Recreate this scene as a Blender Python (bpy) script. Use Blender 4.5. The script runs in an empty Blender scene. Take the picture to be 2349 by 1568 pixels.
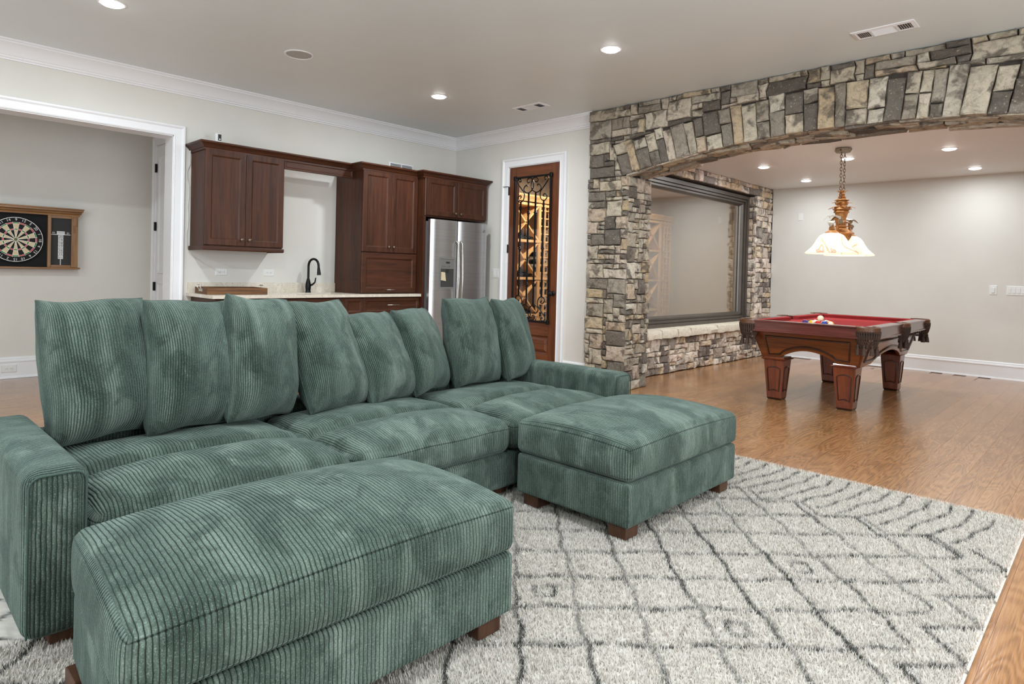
import bpy, bmesh, math, random
import numpy as np
from mathutils import Vector, Matrix

random.seed(7)
SC = bpy.context.scene
COL = SC.collection
PI = math.pi

# ------------------------------------------------------------------ camera
def set_camera():
    C = Vector((6.4172, -5.5399, 1.1794)); yaw, pit, rol = .7668, -.0109, .0247
    fw = Vector((-math.sin(yaw) * math.cos(pit), math.cos(yaw) * math.cos(pit), math.sin(pit)))
    rt = Vector((math.cos(yaw), math.sin(yaw), 0)); up = rt.cross(fw)
    r2 = rt * math.cos(rol) + up * math.sin(rol); u2 = up * math.cos(rol) - rt * math.sin(rol)
    cd = bpy.data.cameras.new('camera'); cam = bpy.data.objects.new('camera', cd); COL.objects.link(cam)
    cd.sensor_fit = 'HORIZONTAL'; cd.sensor_width = 36; cd.lens = 1459.0 * 36 / 2349
    cd.shift_y = -(784 - 641.2) / 2349; cd.clip_start = .02; cd.clip_end = 100
    m = Matrix((r2, u2, -fw)).transposed().to_4x4(); m.translation = C
    cam.matrix_world = m; SC.camera = cam
set_camera()

# ------------------------------------------------------------------ world, daylight, exposure
CAN_W = 28.0          # power of one recessed ceiling light in the main room
CAN_POOL_W = 17.0
DAY_W = 105.0         # daylight through the windows outside the view
w = bpy.data.worlds.new('world'); SC.world = w; w.use_nodes = True
w.node_tree.nodes['Background'].inputs[0].default_value = (.62, .74, .95, 1)
w.node_tree.nodes['Background'].inputs[1].default_value = .6
def area_light(name, loc, rot, sx, sy, power, col, shape='RECTANGLE', spread=PI):
    d = bpy.data.lights.new(name, 'AREA'); d.shape = shape; d.size = sx
    if shape in ('RECTANGLE', 'ELLIPSE'): d.size_y = sy
    d.energy = power; d.color = col; d.spread = spread
    o = bpy.data.objects.new(name, d); COL.objects.link(o); o.location = loc; o.rotation_euler = rot
    return o
# daylight coming in through the tall windows in the right wall and in the wall behind the camera
area_light('window_daylight', (9.43, -3.6, 1.35), (PI / 2, 0, PI / 2), 2.6, 2.1, DAY_W * 1.5, (.90, .95, 1.0))
area_light('window_daylight', (5.0, -8.93, 1.35), (PI / 2, 0, 0), 1.9, 2.1, DAY_W, (.90, .95, 1.0))
SC.view_settings.view_transform = 'Standard'; SC.view_settings.look = 'None'
SC.view_settings.gamma = 1; SC.view_settings.exposure = 0.0
SC.view_settings.use_curve_mapping = False
SC.cycles.use_denoising = True; SC.cycles.use_adaptive_sampling = True; SC.cycles.adaptive_threshold = .03
SC.cycles.max_bounces = 8; SC.cycles.diffuse_bounces = 5; SC.cycles.glossy_bounces = 4
SC.cycles.transmission_bounces = 6; SC.cycles.transparent_max_bounces = 12
SC.cycles.sample_clamp_indirect = 4.0; SC.cycles.caustics_reflective = False; SC.cycles.caustics_refractive = False

# ------------------------------------------------------------------ helpers: materials
def lin(c):
    c = c / 255.0
    return c / 12.92 if c <= .04045 else ((c + .055) / 1.055) ** 2.4
def rgb(r, g, b): return (lin(r), lin(g), lin(b), 1)

class NT:
    def __init__(s, name):
        s.m = bpy.data.materials.new(name); s.m.use_nodes = True; s.t = s.m.node_tree
        s.b = s.t.nodes['Principled BSDF']; s.out = s.t.nodes['Material Output']
    def n(s, kind, **kw):
        x = s.t.nodes.new(kind)
        for k, v in kw.items(): setattr(x, k, v)
        return x
    def l(s, a, b): s.t.links.new(a, b)
    def val(s, x, v): x.default_value = v
    def math(s, op, a, b=None, c=None):
        x = s.n('ShaderNodeMath', operation=op)
        for i, v in enumerate((a, b, c)):
            if v is None: continue
            if hasattr(v, 'default_value') or hasattr(v, 'is_output'): s.l(v, x.inputs[i])
            else: x.inputs[i].default_value = v
        return x.outputs[0]
    def ramp(s, fac, stops, interp='LINEAR'):
        x = s.n('ShaderNodeValToRGB'); x.color_ramp.interpolation = interp
        e = x.color_ramp.elements
        while len(e) < len(stops): e.new(.5)
        for k, (p, c) in enumerate(stops): e[k].position = p; e[k].color = c
        s.l(fac, x.inputs[0]); return x.outputs[0]
    def mix(s, fac, a, b, blend='MIX'):
        x = s.n('ShaderNodeMix', data_type='RGBA', blend_type=blend)
        for sock, v in ((x.inputs[0], fac), (x.inputs[6], a), (x.inputs[7], b)):
            if hasattr(v, 'is_output'): s.l(v, sock)
            else: sock.default_value = v
        return x.outputs[2]
    def noise(s, vec, scale, detail=3, rough=.5, dist=0):
        x = s.n('ShaderNodeTexNoise'); x.inputs['Scale'].default_value = scale; x.inputs['Detail'].default_value = detail
        x.inputs['Roughness'].default_value = rough; x.inputs['Distortion'].default_value = dist
        if vec is not None: s.l(vec, x.inputs['Vector'])
        return x.outputs['Fac']
    def coord(s, kind='Object'): return s.n('ShaderNodeTexCoord').outputs[kind]
    def mapping(s, vec, scale=(1, 1, 1), loc=(0, 0, 0), rot=(0, 0, 0)):
        x = s.n('ShaderNodeMapping'); s.l(vec, x.inputs[0])
        x.inputs['Location'].default_value = loc; x.inputs['Rotation'].default_value = rot; x.inputs['Scale'].default_value = scale
        return x.outputs[0]
    def bump(s, h, dist, strength=1.0):
        x = s.n('ShaderNodeBump'); x.inputs['Distance'].default_value = dist; x.inputs['Strength'].default_value = strength
        s.l(h, x.inputs['Height']); s.l(x.outputs[0], s.b.inputs['Normal'])

def mat(name, col, rough=.5, metal=0, spec=.5, noise=0, nscale=20, bump=0, coat=0, emit=None, estr=0, sheen=0):
    t = NT(name); b = t.b
    b.inputs['Base Color'].default_value = col; b.inputs['Roughness'].default_value = rough
    b.inputs['Metallic'].default_value = metal; b.inputs['Specular IOR Level'].default_value = spec
    b.inputs['Coat Weight'].default_value = coat; b.inputs['Coat Roughness'].default_value = .12
    if sheen: b.inputs['Sheen Weight'].default_value = sheen
    if noise or bump:
        f = t.noise(t.coord(), nscale, 4)
        if noise:
            c1 = tuple(min(1, c * (1 - noise)) for c in col[:3]) + (1,); c2 = tuple(min(1, c * (1 + noise)) for c in col[:3]) + (1,)
            t.l(t.ramp(f, [(.3, c1), (.7, c2)]), b.inputs['Base Color'])
        if bump: t.bump(f, bump)
    if emit: b.inputs['Emission Color'].default_value = emit; b.inputs['Emission Strength'].default_value = estr
    return t.m

def wood(name, dark, light, rough=.3, axis='z', scale=1.0, coat=.3, rnd=True):
    """grain runs along AXIS of the object's own space"""
    t = NT(name); co = t.coord('Object')
    if rnd:
        oi = t.n('ShaderNodeObjectInfo'); ad = t.n('ShaderNodeVectorMath', operation='ADD'); mu = t.n('ShaderNodeVectorMath', operation='SCALE')
        cmb = t.n('ShaderNodeCombineXYZ')
        for i in range(3): t.l(oi.outputs['Random'], cmb.inputs[i])
        t.l(cmb.outputs[0], mu.inputs[0]); mu.inputs['Scale'].default_value = 37.0
        t.l(co, ad.inputs[0]); t.l(mu.outputs[0], ad.inputs[1]); co = ad.outputs[0]
    s = {'x': (.06, 1, 1), 'y': (1, .06, 1), 'z': (1, 1, .06)}[axis]
    v = t.mapping(co, tuple(k * scale for k in s))
    f = t.noise(v, 60, 5, .6, .4); g = t.noise(v, 9, 2, .5, 1.2)
    h = t.math('ADD', t.math('MULTIPLY', f, .6), t.math('MULTIPLY', g, .4))
    t.l(t.ramp(h, [(.32, dark), (.62, light)]), t.b.inputs['Base Color'])
    t.b.inputs['Roughness'].default_value = rough; t.b.inputs['Coat Weight'].default_value = coat; t.b.inputs['Coat Roughness'].default_value = .15; t.b.inputs['Specular IOR Level'].default_value = .35
    t.bump(f, .0003)
    return t.m

M = {}
M['wall'] = mat('wall_paint', rgb(214, 211, 204), .75, spec=.3, noise=.02, nscale=3, bump=.0004)
M['ceil'] = mat('ceiling_paint', rgb(222, 228, 228), .45, spec=.45, noise=.015, nscale=2)
M['white'] = mat('white_trim', rgb(232, 232, 234), .35)
M['plate'] = mat('white_plastic', rgb(225, 225, 222), .35)
M['slot'] = mat('dark_slot', rgb(40, 40, 40), .6)
M['grey'] = mat('grey_metal', rgb(120, 120, 118), .5)
M['black'] = mat('black_iron', rgb(22, 22, 24), .42, metal=.6, bump=.0004, nscale=60)
M['bronze'] = mat('dark_bronze', rgb(26, 26, 28), .35, metal=.7)
M['steel'] = mat('satin_nickel', rgb(185, 180, 172), .28, metal=1)
M['glass'] = None
M['pewter'] = mat('dark_pewter', rgb(112, 100, 90), .35, metal=.9)
M['cab'] = wood('cherry_cabinet', rgb(42, 20, 10), rgb(80, 43, 24), .5, 'z', 1.0, .04)
M['cabh'] = wood('cherry_cabinet_horizontal', rgb(42, 20, 10), rgb(80, 43, 24), .5, 'y', 1.0, .04)
M['doorw'] = wood('mahogany_door', rgb(74, 38, 20), rgb(118, 66, 36), .4, 'z', 1.0, .2)
M['doorh'] = wood('mahogany_door_rail', rgb(74, 38, 20), rgb(118, 66, 36), .4, 'x', 1.0, .2)
M['pool'] = wood('pool_table_wood', rgb(66, 30, 12), rgb(112, 58, 24), .22, 'x', .8, .5)
M['prail'] = wood('pool_rail_wood', rgb(62, 28, 24), rgb(100, 52, 44), .2, 'x', .8, .6)
M['praily'] = wood('pool_rail_wood_long', rgb(62, 28, 24), rgb(100, 52, 44), .2, 'y', .8, .6)
M['pooly'] = wood('pool_table_wood_long', rgb(66, 30, 12), rgb(112, 58, 24), .22, 'y', .8, .5)
M['poolz'] = wood('pool_table_leg_wood', rgb(74, 31, 18), rgb(116, 57, 34), .22, 'z', .8, .5)
M['pooldark'] = mat('dark_moulding', rgb(38, 18, 12), .3, coat=.5)
M['oak'] = wood('oak_dart_cabinet', rgb(98, 64, 30), rgb(146, 102, 54), .4, 'z', 1.0, .15)
M['oakh'] = wood('oak_dart_cabinet_horizontal', rgb(98, 64, 30), rgb(146, 102, 54), .4, 'y', 1.0, .15)
M['rack'] = wood('redwood_rack', rgb(172, 124, 78), rgb(222, 182, 130), .5, 'z', 1.0, 0)
M['traywood'] = wood('rustic_tray_wood', rgb(70, 44, 26), rgb(122, 84, 50), .6, 'y', 1.0, 0)
M['foot'] = wood('walnut_foot', rgb(52, 32, 22), rgb(84, 54, 36), .4, 'z', 1.0, .1)
M['leather'] = mat('brown_leather', rgb(92, 58, 36), .45, bump=.0006, nscale=80)
M['fringe'] = mat('dark_brown_cord', rgb(62, 44, 34), .8, noise=.4, nscale=60)
M['felt'] = mat('red_felt', rgb(140, 46, 48), .95, spec=.1, noise=.04, nscale=40)
M['bottle'] = mat('dark_bottle_glass', rgb(22, 26, 30), .12, spec=.6)
M['backing'] = mat('mortar', rgb(58, 50, 44), .9, noise=.2, nscale=30)
M['cellar'] = mat('cellar_wall', rgb(196, 182, 160), .8)

def m_steel_brushed():
    t = NT('brushed_stainless'); b = t.b
    v = t.mapping(t.coord(), (1, .02, 40)); f = t.noise(v, 12, 4)
    t.l(t.ramp(f, [(.3, rgb(188, 189, 191)), (.7, rgb(208, 209, 211))]), b.inputs['Base Color'])
    b.inputs['Metallic'].default_value = 1; b.inputs['Roughness'].default_value = .34; t.bump(f, .00006)
    return t.m
M['fridge'] = m_steel_brushed()

def m_glass(name, refl, tint=(1, 1, 1, 1)):
    t = NT(name); tr = t.n('ShaderNodeBsdfTransparent'); tr.inputs[0].default_value = tint
    gl = t.n('ShaderNodeBsdfGlossy'); gl.inputs['Roughness'].default_value = .01
    lw = t.n('ShaderNodeLayerWeight'); lw.inputs[0].default_value = .5                     # Schlick reflectance, alike from both sides
    f = t.math('MINIMUM', t.math('ADD', t.math('MULTIPLY', t.math('POWER', lw.outputs['Facing'], 5.0), .96), refl), 1.0)
    mx = t.n('ShaderNodeMixShader'); t.l(f, mx.inputs[0]); t.l(tr.outputs[0], mx.inputs[1]); t.l(gl.outputs[0], mx.inputs[2])
    t.l(mx.outputs[0], t.out.inputs[0]); return t.m
M['glass'] = m_glass('clear_glass', .035)
M['glasswin'] = m_glass('cellar_window_glass', .36, (.97, .97, .95, 1))

def m_stone(name, bright, warm):
    t = NT(name); oi = t.n('ShaderNodeObjectInfo'); r = oi.outputs['Random']
    co = t.coord('Object'); ge = t.n('ShaderNodeNewGeometry')
    ad = t.n('ShaderNodeVectorMath', operation='ADD'); cm = t.n('ShaderNodeCombineXYZ')
    for i in range(3): t.l(t.math('MULTIPLY', r, 53.0 + 11 * i), cm.inputs[i])
    t.l(co, ad.inputs[0]); t.l(cm.outputs[0], ad.inputs[1]); v = ad.outputs[0]
    def k(a, b, c): return rgb(min(255, a * bright), min(255, b * bright * .985), min(255, c * bright * .97 * (1 - warm)))
    base = t.ramp(r, [(0, k(96, 90, 86)), (.13, k(118, 111, 105)), (.22, k(156, 147, 136)), (.36, k(192, 182, 167)), (.52, k(202, 193, 178)),
                      (.62, k(188, 168, 138)), (.68, k(196, 180, 168)), (.80, k(212, 205, 193)), (.90, k(166, 158, 148)), (1, k(100, 94, 90))])
    n1 = t.noise(v, 7, 3, .6, .6)
    c = t.mix(t.ramp(n1, [(.52, (0, 0, 0, 1)), (.62, (.85, .85, .85, 1))]), base, k(98, 90, 84))
    n2 = t.noise(v, 60, 5, .7)
    n5 = t.noise(v, 18, 5, .7, .4)
    c = t.mix(t.ramp(n5, [(.36, (.5, .5, .5, 1)), (.52, (0, 0, 0, 1))]), c, k(120, 111, 102))
    c = t.mix(t.ramp(n2, [(.60, (0, 0, 0, 1)), (.68, (.75, .75, .75, 1))]), c, k(208, 201, 190))
    c = t.mix(t.ramp(n2, [(.30, (.55, .55, .55, 1)), (.42, (0, 0, 0, 1))]), c, k(72, 65, 60))
    t.l(c, t.b.inputs['Base Color']); t.b.inputs['Roughness'].default_value = .9; t.b.inputs['Specular IOR Level'].default_value = .2
    n3 = t.noise(v, 24, 8, .72, .5); n4 = t.noise(v, 9, 3, .5, .8)
    t.bump(t.math('ADD', n3, t.math('MULTIPLY', n4, 1.2)), .022)
    return t.m
M['stone'] = m_stone('fieldstone', 1.0, .02)
M['stone2'] = m_stone('pool_room_fieldstone', 1.2, -.01)  # creamier stone; the stronger pool room light is also put into its colour
M['sill'] = mat('limestone_sill', rgb(206, 196, 178), .9, noise=.12, nscale=30, bump=.006)

def m_floor():
    t = NT('oak_floor'); oi = t.n('ShaderNodeObjectInfo'); co = t.coord('Object')
    ad = t.n('ShaderNodeVectorMath', operation='ADD'); cm = t.n('ShaderNodeCombineXYZ')
    for i in range(3): t.l(t.math('MULTIPLY', oi.outputs['Random'], 41.0 + 17 * i), cm.inputs[i])
    t.l(co, ad.inputs[0]); t.l(cm.outputs[0], ad.inputs[1])
    v = t.mapping(ad.outputs[0], (1, .16, 1))
    broad = t.noise(v, 6, 2, .5, .3)
    wv = t.math('SINE', t.math('MULTIPLY', broad, 110.0))           # cathedral rings
    fine = t.noise(t.mapping(ad.outputs[0], (1, .03, 1)), 170, 3, .6)
    h = t.math('ADD', t.math('MULTIPLY', wv, .065), t.math('ADD', t.math('MULTIPLY', fine, .55), t.math('MULTIPLY', broad, .3)))
    c = t.ramp(h, [(.26, rgb(118, 77, 44)), (.44, rgb(155, 109, 69)), (.64, rgb(178, 131, 88))])
    c = t.mix(.14, c, t.ramp(oi.outputs['Random'], [(0, rgb(138, 98, 64)), (1, rgb(186, 146, 104))]))
    t.l(c, t.b.inputs['Base Color']); t.b.inputs['Roughness'].default_value = .22; t.b.inputs['Coat Weight'].default_value = .3
    t.b.inputs['Coat Roughness'].default_value = .18; t.bump(h, .0008)
    return t.m
M['floor'] = m_floor()

def m_cord(name, pitch=.0125):
    t = NT(name); uv = t.n('ShaderNodeUVMap', uv_map='UVMap'); sp = t.n('ShaderNodeSeparateXYZ'); t.l(uv.outputs[0], sp.inputs[0])
    ux = t.n('ShaderNodeUVMap', uv_map='seam'); sx = t.n('ShaderNodeSeparateXYZ'); t.l(ux.outputs[0], sx.inputs[0])
    u, vv = sp.outputs[0], sp.outputs[1]
    wob = t.noise(t.coord('Object'), 22, 2, .5); u = t.math('ADD', u, t.math('MULTIPLY', wob, .006))
    s = t.math('ABSOLUTE', t.math('SINE', t.math('MULTIPLY', u, PI / pitch)))
    h = t.math('POWER', s, .5)
    mr = t.n('ShaderNodeMapRange', interpolation_type='SMOOTHSTEP'); t.l(sx.outputs[0], mr.inputs[0]); mr.inputs[2].default_value = .0045   # stitched seams
    sm = mr.outputs[0]; h = t.math('MULTIPLY', h, t.math('ADD', t.math('MULTIPLY', sm, .5), .5))
    oi = t.n('ShaderNodeObjectInfo')
    cm = t.n('ShaderNodeCombineXYZ'); t.l(t.math('MULTIPLY', u, 8.0), cm.inputs[0]); t.l(t.math('MULTIPLY', vv, 2.0), cm.inputs[1]); t.l(t.math('MULTIPLY', oi.outputs['Random'], 31.0), cm.inputs[2])
    nap = t.noise(cm.outputs[0], 1.0, 4, .6, .6)
    pile = t.noise(t.coord('Object'), 330, 2, .6)
    rib = t.ramp(nap, [(.26, rgb(48, 61, 53)), (.44, rgb(71, 85, 76)), (.58, rgb(96, 110, 100)), (.78, rgb(134, 147, 137))])
    blot = t.noise(t.mapping(t.coord('Object'), (1, 1, .8)), 7.5, 4, .62, .5)
    rib = t.mix(t.ramp(blot, [(.40, (.66, .66, .66, 1)), (.51, (0, 0, 0, 1))]), rib, rgb(34, 47, 40))
    rib = t.mix(t.ramp(pile, [(.35, (.45, .45, .45, 1)), (.62, (0, 0, 0, 1))]), rib, rgb(50, 64, 56))
    rib = t.mix(t.ramp(pile, [(.55, (0, 0, 0, 1)), (.75, (.5, .5, .5, 1))]), rib, rgb(150, 164, 155))
    c = t.mix(t.ramp(h, [(.36, (0, 0, 0, 1)), (.70, (1, 1, 1, 1))]), rgb(15, 24, 21), rib)  # shade in the grooves between ribs is painted as dark colour
    t.l(c, t.b.inputs['Base Color']); t.b.inputs['Roughness'].default_value = .9; t.b.inputs['Specular IOR Level'].default_value = .1
    t.b.inputs['Sheen Weight'].default_value = .42; t.b.inputs['Sheen Roughness'].default_value = .35
    t.b.inputs['Sheen Tint'].default_value = rgb(176, 196, 190)
    hh = t.math('ADD', h, t.math('MULTIPLY', pile, .10)); t.bump(hh, .0065, 1.0)
    return t.m
M['cord'] = m_cord('green_corduroy')
M['seam'] = mat('green_seam', rgb(52, 70, 63), .9)
M['dust'] = mat('black_dust_cover', rgb(14, 14, 14), .9)

# ------------------------------------------------------------------ helpers: meshes
def link(name, me, parent=None, loc=None, rot=None):
    o = bpy.data.objects.new(name, me); COL.objects.link(o)
    if parent: o.parent = parent
    if loc: o.location = loc
    if rot: o.rotation_euler = rot
    return o
def tag(o, label=None, cat=None, group=None, kind=None):
    for k, v in (('label', label), ('category', cat), ('group', group), ('kind', kind)):
        if v: o[k] = v
    return o
def empty(name, loc=(0, 0, 0), label=None, cat=None, group=None, kind=None, rz=0):
    o = bpy.data.objects.new(name, None); COL.objects.link(o); o.location = loc; o.rotation_euler = (0, 0, rz); o.empty_display_size = .1
    return tag(o, label, cat, group, kind)

class MB:
    def __init__(s): s.v = []; s.f = []
    def add(s, vs, fs):
        k = len(s.v); s.v += [tuple(p) for p in vs]; s.f += [tuple(i + k for i in f) for f in fs]; return s
    def box(s, x0, y0, z0, x1, y1, z1):
        return s.add([(x0, y0, z0), (x1, y0, z0), (x1, y1, z0), (x0, y1, z0), (x0, y0, z1), (x1, y0, z1), (x1, y1, z1), (x0, y1, z1)],
                     [(0, 3, 2, 1), (4, 5, 6, 7), (0, 1, 5, 4), (1, 2, 6, 5), (2, 3, 7, 6), (3, 0, 4, 7)])
    def frustum(s, cx, cy, z0, z1, a0, b0, a1, b1):
        v = [(cx - a0, cy - b0, z0), (cx + a0, cy - b0, z0), (cx + a0, cy + b0, z0), (cx - a0, cy + b0, z0),
             (cx - a1, cy - b1, z1), (cx + a1, cy - b1, z1), (cx + a1, cy + b1, z1), (cx - a1, cy + b1, z1)]
        return s.add(v, [(0, 3, 2, 1), (4, 5, 6, 7), (0, 1, 5, 4), (1, 2, 6, 5), (2, 3, 7, 6), (3, 0, 4, 7)])
    def lathe(s, prof, n=24, c=(0, 0, 0), cap=True):
        k = []
        for r, z in prof:
            for i in range(n):
                a = 2 * PI * i / n; k.append((c[0] + r * math.cos(a), c[1] + r * math.sin(a), c[2] + z))
        f = []
        for j in range(len(prof) - 1):
            for i in range(n):
                i2 = (i + 1) % n; f.append((j * n + i, j * n + i2, (j + 1) * n + i2, (j + 1) * n + i))
        if cap:
            if prof[0][0] > 1e-5: f.append(tuple(range(n))[::-1])
            if prof[-1][0] > 1e-5: f.append(tuple((len(prof) - 1) * n + i for i in range(n)))
        return s.add(k, f)
    def tube(s, pts, r, n=8, closed=False):
        P = [Vector(p) for p in pts]; m = len(P); rr = r if isinstance(r, (list, tuple)) else [r] * m
        def tan(i):
            a = P[(i - 1) % m] if (closed or i > 0) else P[i]; b = P[(i + 1) % m] if (closed or i < m - 1) else P[i]
            d = b - a; return d.normalized() if d.length > 1e-9 else Vector((0, 0, 1))
        t0 = tan(0); nrm = t0.orthogonal().normalized(); vs = []; prev = t0
        for i in range(m):
            t = tan(i); q = prev.rotation_difference(t); nrm = (q @ nrm).normalized(); b = t.cross(nrm); prev = t
            for j in range(n):
                a = 2 * PI * j / n; vs.append(P[i] + (nrm * math.cos(a) + b * math.sin(a)) * rr[i])
        f = []
        for i in range(m if closed else m - 1):
            i2 = (i + 1) % m
            for j in range(n):
                j2 = (j + 1) % n; f.append((i * n + j, i * n + j2, i2 * n + j2, i2 * n + j))
        if not closed: f.append(tuple(range(n))[::-1]); f.append(tuple((m - 1) * n + j for j in range(n)))
        return s.add(vs, f)
    def sweep(s, path, prof, axis, flip=False, closed=False):
        """profile (a = sideways, b = along AXIS) carried along PATH with mitred corners"""
        A = Vector(axis).normalized(); P = [Vector(p) for p in path]; m = len(P); vs = []; k = len(prof)
        for i in range(m):
            d0 = (P[i] - P[i - 1]).normalized() if (i > 0 or closed) else None
            d1 = (P[(i + 1) % m] - P[i]).normalized() if (i < m - 1 or closed) else None
            d0 = d0 or d1; d1 = d1 or d0
            n0 = A.cross(d0); n1 = A.cross(d1); nn = (n0 + n1)
            nn = nn / max(1e-6, nn.dot(n0)) if nn.length > 1e-6 else n0
            if flip: nn = -nn
            for a, b in prof: vs.append(P[i] + nn * a + A * b)
        f = []
        for i in range(m if closed else m - 1):
            i2 = (i + 1) % m
            for j in range(k):
                j2 = (j + 1) % k; f.append((i * k + j, i * k + j2, i2 * k + j2, i2 * k + j))
        if not closed: f.append(tuple(range(k))[::-1]); f.append(tuple((m - 1) * k + j for j in range(k)))
        return s.add(vs, f)
    def prism(s, poly, ax0, ax1, axis):
        """2D polygon in the other two axes (in xyz order) extruded from ax0 to ax1 along AXIS (0,1,2)"""
        def mk(p, d):
            q = list(p); q.insert(axis, d); return tuple(q)
        n = len(poly); vs = [mk(p, ax0) for p in poly] + [mk(p, ax1) for p in poly]
        f = [tuple(range(n))[::-1], tuple(range(n, 2 * n))] + [(i, (i + 1) % n, n + (i + 1) % n, n + i) for i in range(n)]
        return s.add(vs, f)
    def build(s, name, m, parent=None, smooth=None, bevel=0, loc=None, rot=None, seg=2):
        me = bpy.data.meshes.new(name); me.from_pydata(s.v, [], s.f); me.update()
        bm = bmesh.new(); bm.from_mesh(me); bmesh.ops.recalc_face_normals(bm, faces=bm.faces); bm.to_mesh(me); bm.free()
        if m is not None: me.materials.append(M[m] if isinstance(m, str) else m)
        if smooth:
            me.polygons.foreach_set('use_smooth', [True] * len(me.polygons)); me.set_sharp_from_angle(angle=math.radians(smooth if smooth is not True else 40))
        o = link(name, me, parent, loc, rot)
        if bevel:
            b = o.modifiers.new('bevel', 'BEVEL'); b.width = bevel; b.segments = seg; b.limit_method = 'ANGLE'; b.angle_limit = math.radians(40)
        return o
def box(name, m, x0, y0, z0, x1, y1, z1, parent=None, bevel=0):
    return MB().box(x0, y0, z0, x1, y1, z1).build(name, m, parent, bevel=bevel)
def S(o): o['kind'] = 'structure'; return o
def copy_tree(o, parent=None):
    c = o.copy(); COL.objects.link(c); c.parent = parent
    for ch in list(o.children): copy_tree(ch, c)
    return c
def text_mesh(body, size):
    cu = bpy.data.curves.new('lettering', 'FONT'); cu.body = body; cu.size = size; cu.align_x = 'CENTER'; cu.align_y = 'CENTER'; cu.extrude = .0004
    o = bpy.data.objects.new('lettering', cu); COL.objects.link(o)
    bpy.context.view_layer.update()
    me = bpy.data.meshes.new_from_object(o.evaluated_get(bpy.context.evaluated_depsgraph_get()))
    bpy.data.objects.remove(o); bpy.data.curves.remove(cu); return me

H, H2 = 2.9124, 2.578
XW, YF = 2.42, 4.45          # window-wall plane, far wall of the pool room

# ================================================================== STRUCTURE
# ------------------------------------------------------------------ floor
floor = S(box('floor', 'floor', -1.75, -9.2, -.06, 9.7, 5.5, -.007))
def planks():
    rnd = random.Random(3); W = .127; cache = {}
    def plank(x, y0, y1):
        L = round((y1 - y0) * 5) / 5.0; L = max(.4, L)
        key = L
        if key not in cache:
            g = .0002; b = .0005
            mb = MB(); x0, x1, a, c = g, W - g, g, L - g
            mb.add([(x0, a, -.012), (x1, a, -.012), (x1, c, -.012), (x0, c, -.012), (x0, a, -b), (x1, a, -b), (x1, c, -b), (x0, c, -b),
                    (x0 + b, a + b, 0), (x1 - b, a + b, 0), (x1 - b, c - b, 0), (x0 + b, c - b, 0)],
                   [(0, 1, 5, 4), (1, 2, 6, 5), (2, 3, 7, 6), (3, 0, 4, 7), (4, 5, 9, 8), (5, 6, 10, 9), (6, 7, 11, 10), (7, 4, 8, 11), (8, 9, 10, 11)])
            cache[key] = mb.build('plank', 'floor', floor, loc=(x, y0, 0)).data; return L
        o = link('plank', cache[key], floor, (x, y0, 0)); return L
    def fill(xa, xb, ya, yb, skip=None):
        k = 0
        while xa + (k + 1) * W <= xb + 1e-6:
            x = xa + k * W; y = ya - rnd.choice((0, .2, .4, .6, .8, 1.0)); k += 1
            while y < yb - .05:
                L = rnd.choice((1.2, 1.4, 1.6, 1.8, 2.0, 2.2, 2.4))
                e = min(y + L, yb)
                if e - y < .4: break
                s0 = max(y, ya)
                if not (skip and skip(x, x + W, s0, e)) and e - s0 >= .4:
                    plank(x, s0, e)
                y += L
    fill(2.44, 7.5, -3.57, 4.43, lambda a, b, c, d: (b < 5.95 and d < -1.75) or (a < 2.6 and d < .5))
    fill(-1.55, 3.15, -5.7, -3.5)
planks()

M['bounce'] = mat('pale_bounce', rgb(206, 208, 210), .95, spec=.1, noise=.05, nscale=60)
mb = MB(); mb.box(.0, -9.0, -.007, 9.5, -6.3, .012); mb.box(7.8, -6.3, -.007, 9.5, -1.2, .012)
S(mb.build('floor_bounce', 'bounce'))                  # added, unseen pale floor behind and beside the camera; weakens reddish bounce
# ------------------------------------------------------------------ ceilings
S(box('ceiling', 'ceil', -.2, -9.2, H, 9.7, .36, H + .1))
M['ceil2'] = mat('pool_ceiling_paint', rgb(238, 240, 240), .45, spec=.45)
S(box('ceiling_pool', 'ceil2', XW - .1, .33, H2, 9.7, 5.5, H2 + .33))
S(box('ceiling_hall', 'ceil', -1.75, -6.4, 2.72, -.2, -3.05, 2.8))
S(box('ceiling_cellar', 'cellar', -.1, .12, 2.6, XW - .1, 5.4, 2.7))

# ------------------------------------------------------------------ painted walls
mb = MB(); mb.box(-.2, -3.472, 0, 0, .12, H); mb.box(-.2, -6.2, 2.38, 0, -3.472, H); mb.box(-.2, -9.2, 0, 0, -6.2, H)
S(mb.build('wall_left', 'wall'))
mb = MB(); mb.box(0, 0, 0, .985, .12, H); mb.box(1.804, 0, 0, 2.30, .12, H); mb.box(.985, 0, 2.462, 1.804, .12, H)
S(mb.build('wall_door', 'wall'))
S(box('wall_far', 'wall', XW, YF, 0, 9.7, YF + .15, H2 + .1))
mb = MB(); mb.box(9.5, -9.2, 0, 9.7, -4.9, H); mb.box(9.5, -2.3, 0, 9.7, YF + .15, H); mb.box(9.5, -4.9, 0, 9.7, -2.3, .3); mb.box(9.5, -4.9, 2.4, 9.7, -2.3, H)
S(mb.build('wall_right', 'wall'))
mb = MB()                                              # wall behind the camera with a tall window opening
mb.box(-.2, -9.2, 0, 4.0, -9.0, H); mb.box(6.0, -9.2, 0, 9.7, -9.0, H); mb.box(4.0, -9.2, 0, 6.0, -9.0, .3); mb.box(4.0, -9.2, 2.4, 6.0, -9.0, H)
S(mb.build('wall_back', 'wall'))
S(box('wall_hall_back', 'wall', -1.75, -6.4, 0, -1.6, -3.05, 2.8))
S(box('wall_hall_side', 'wall', -1.6, -3.17, 0, -.2, -3.05, 2.8))
S(box('wall_hall_end', 'wall', -1.6, -6.4, 0, -.2, -6.3, 2.8))
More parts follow.
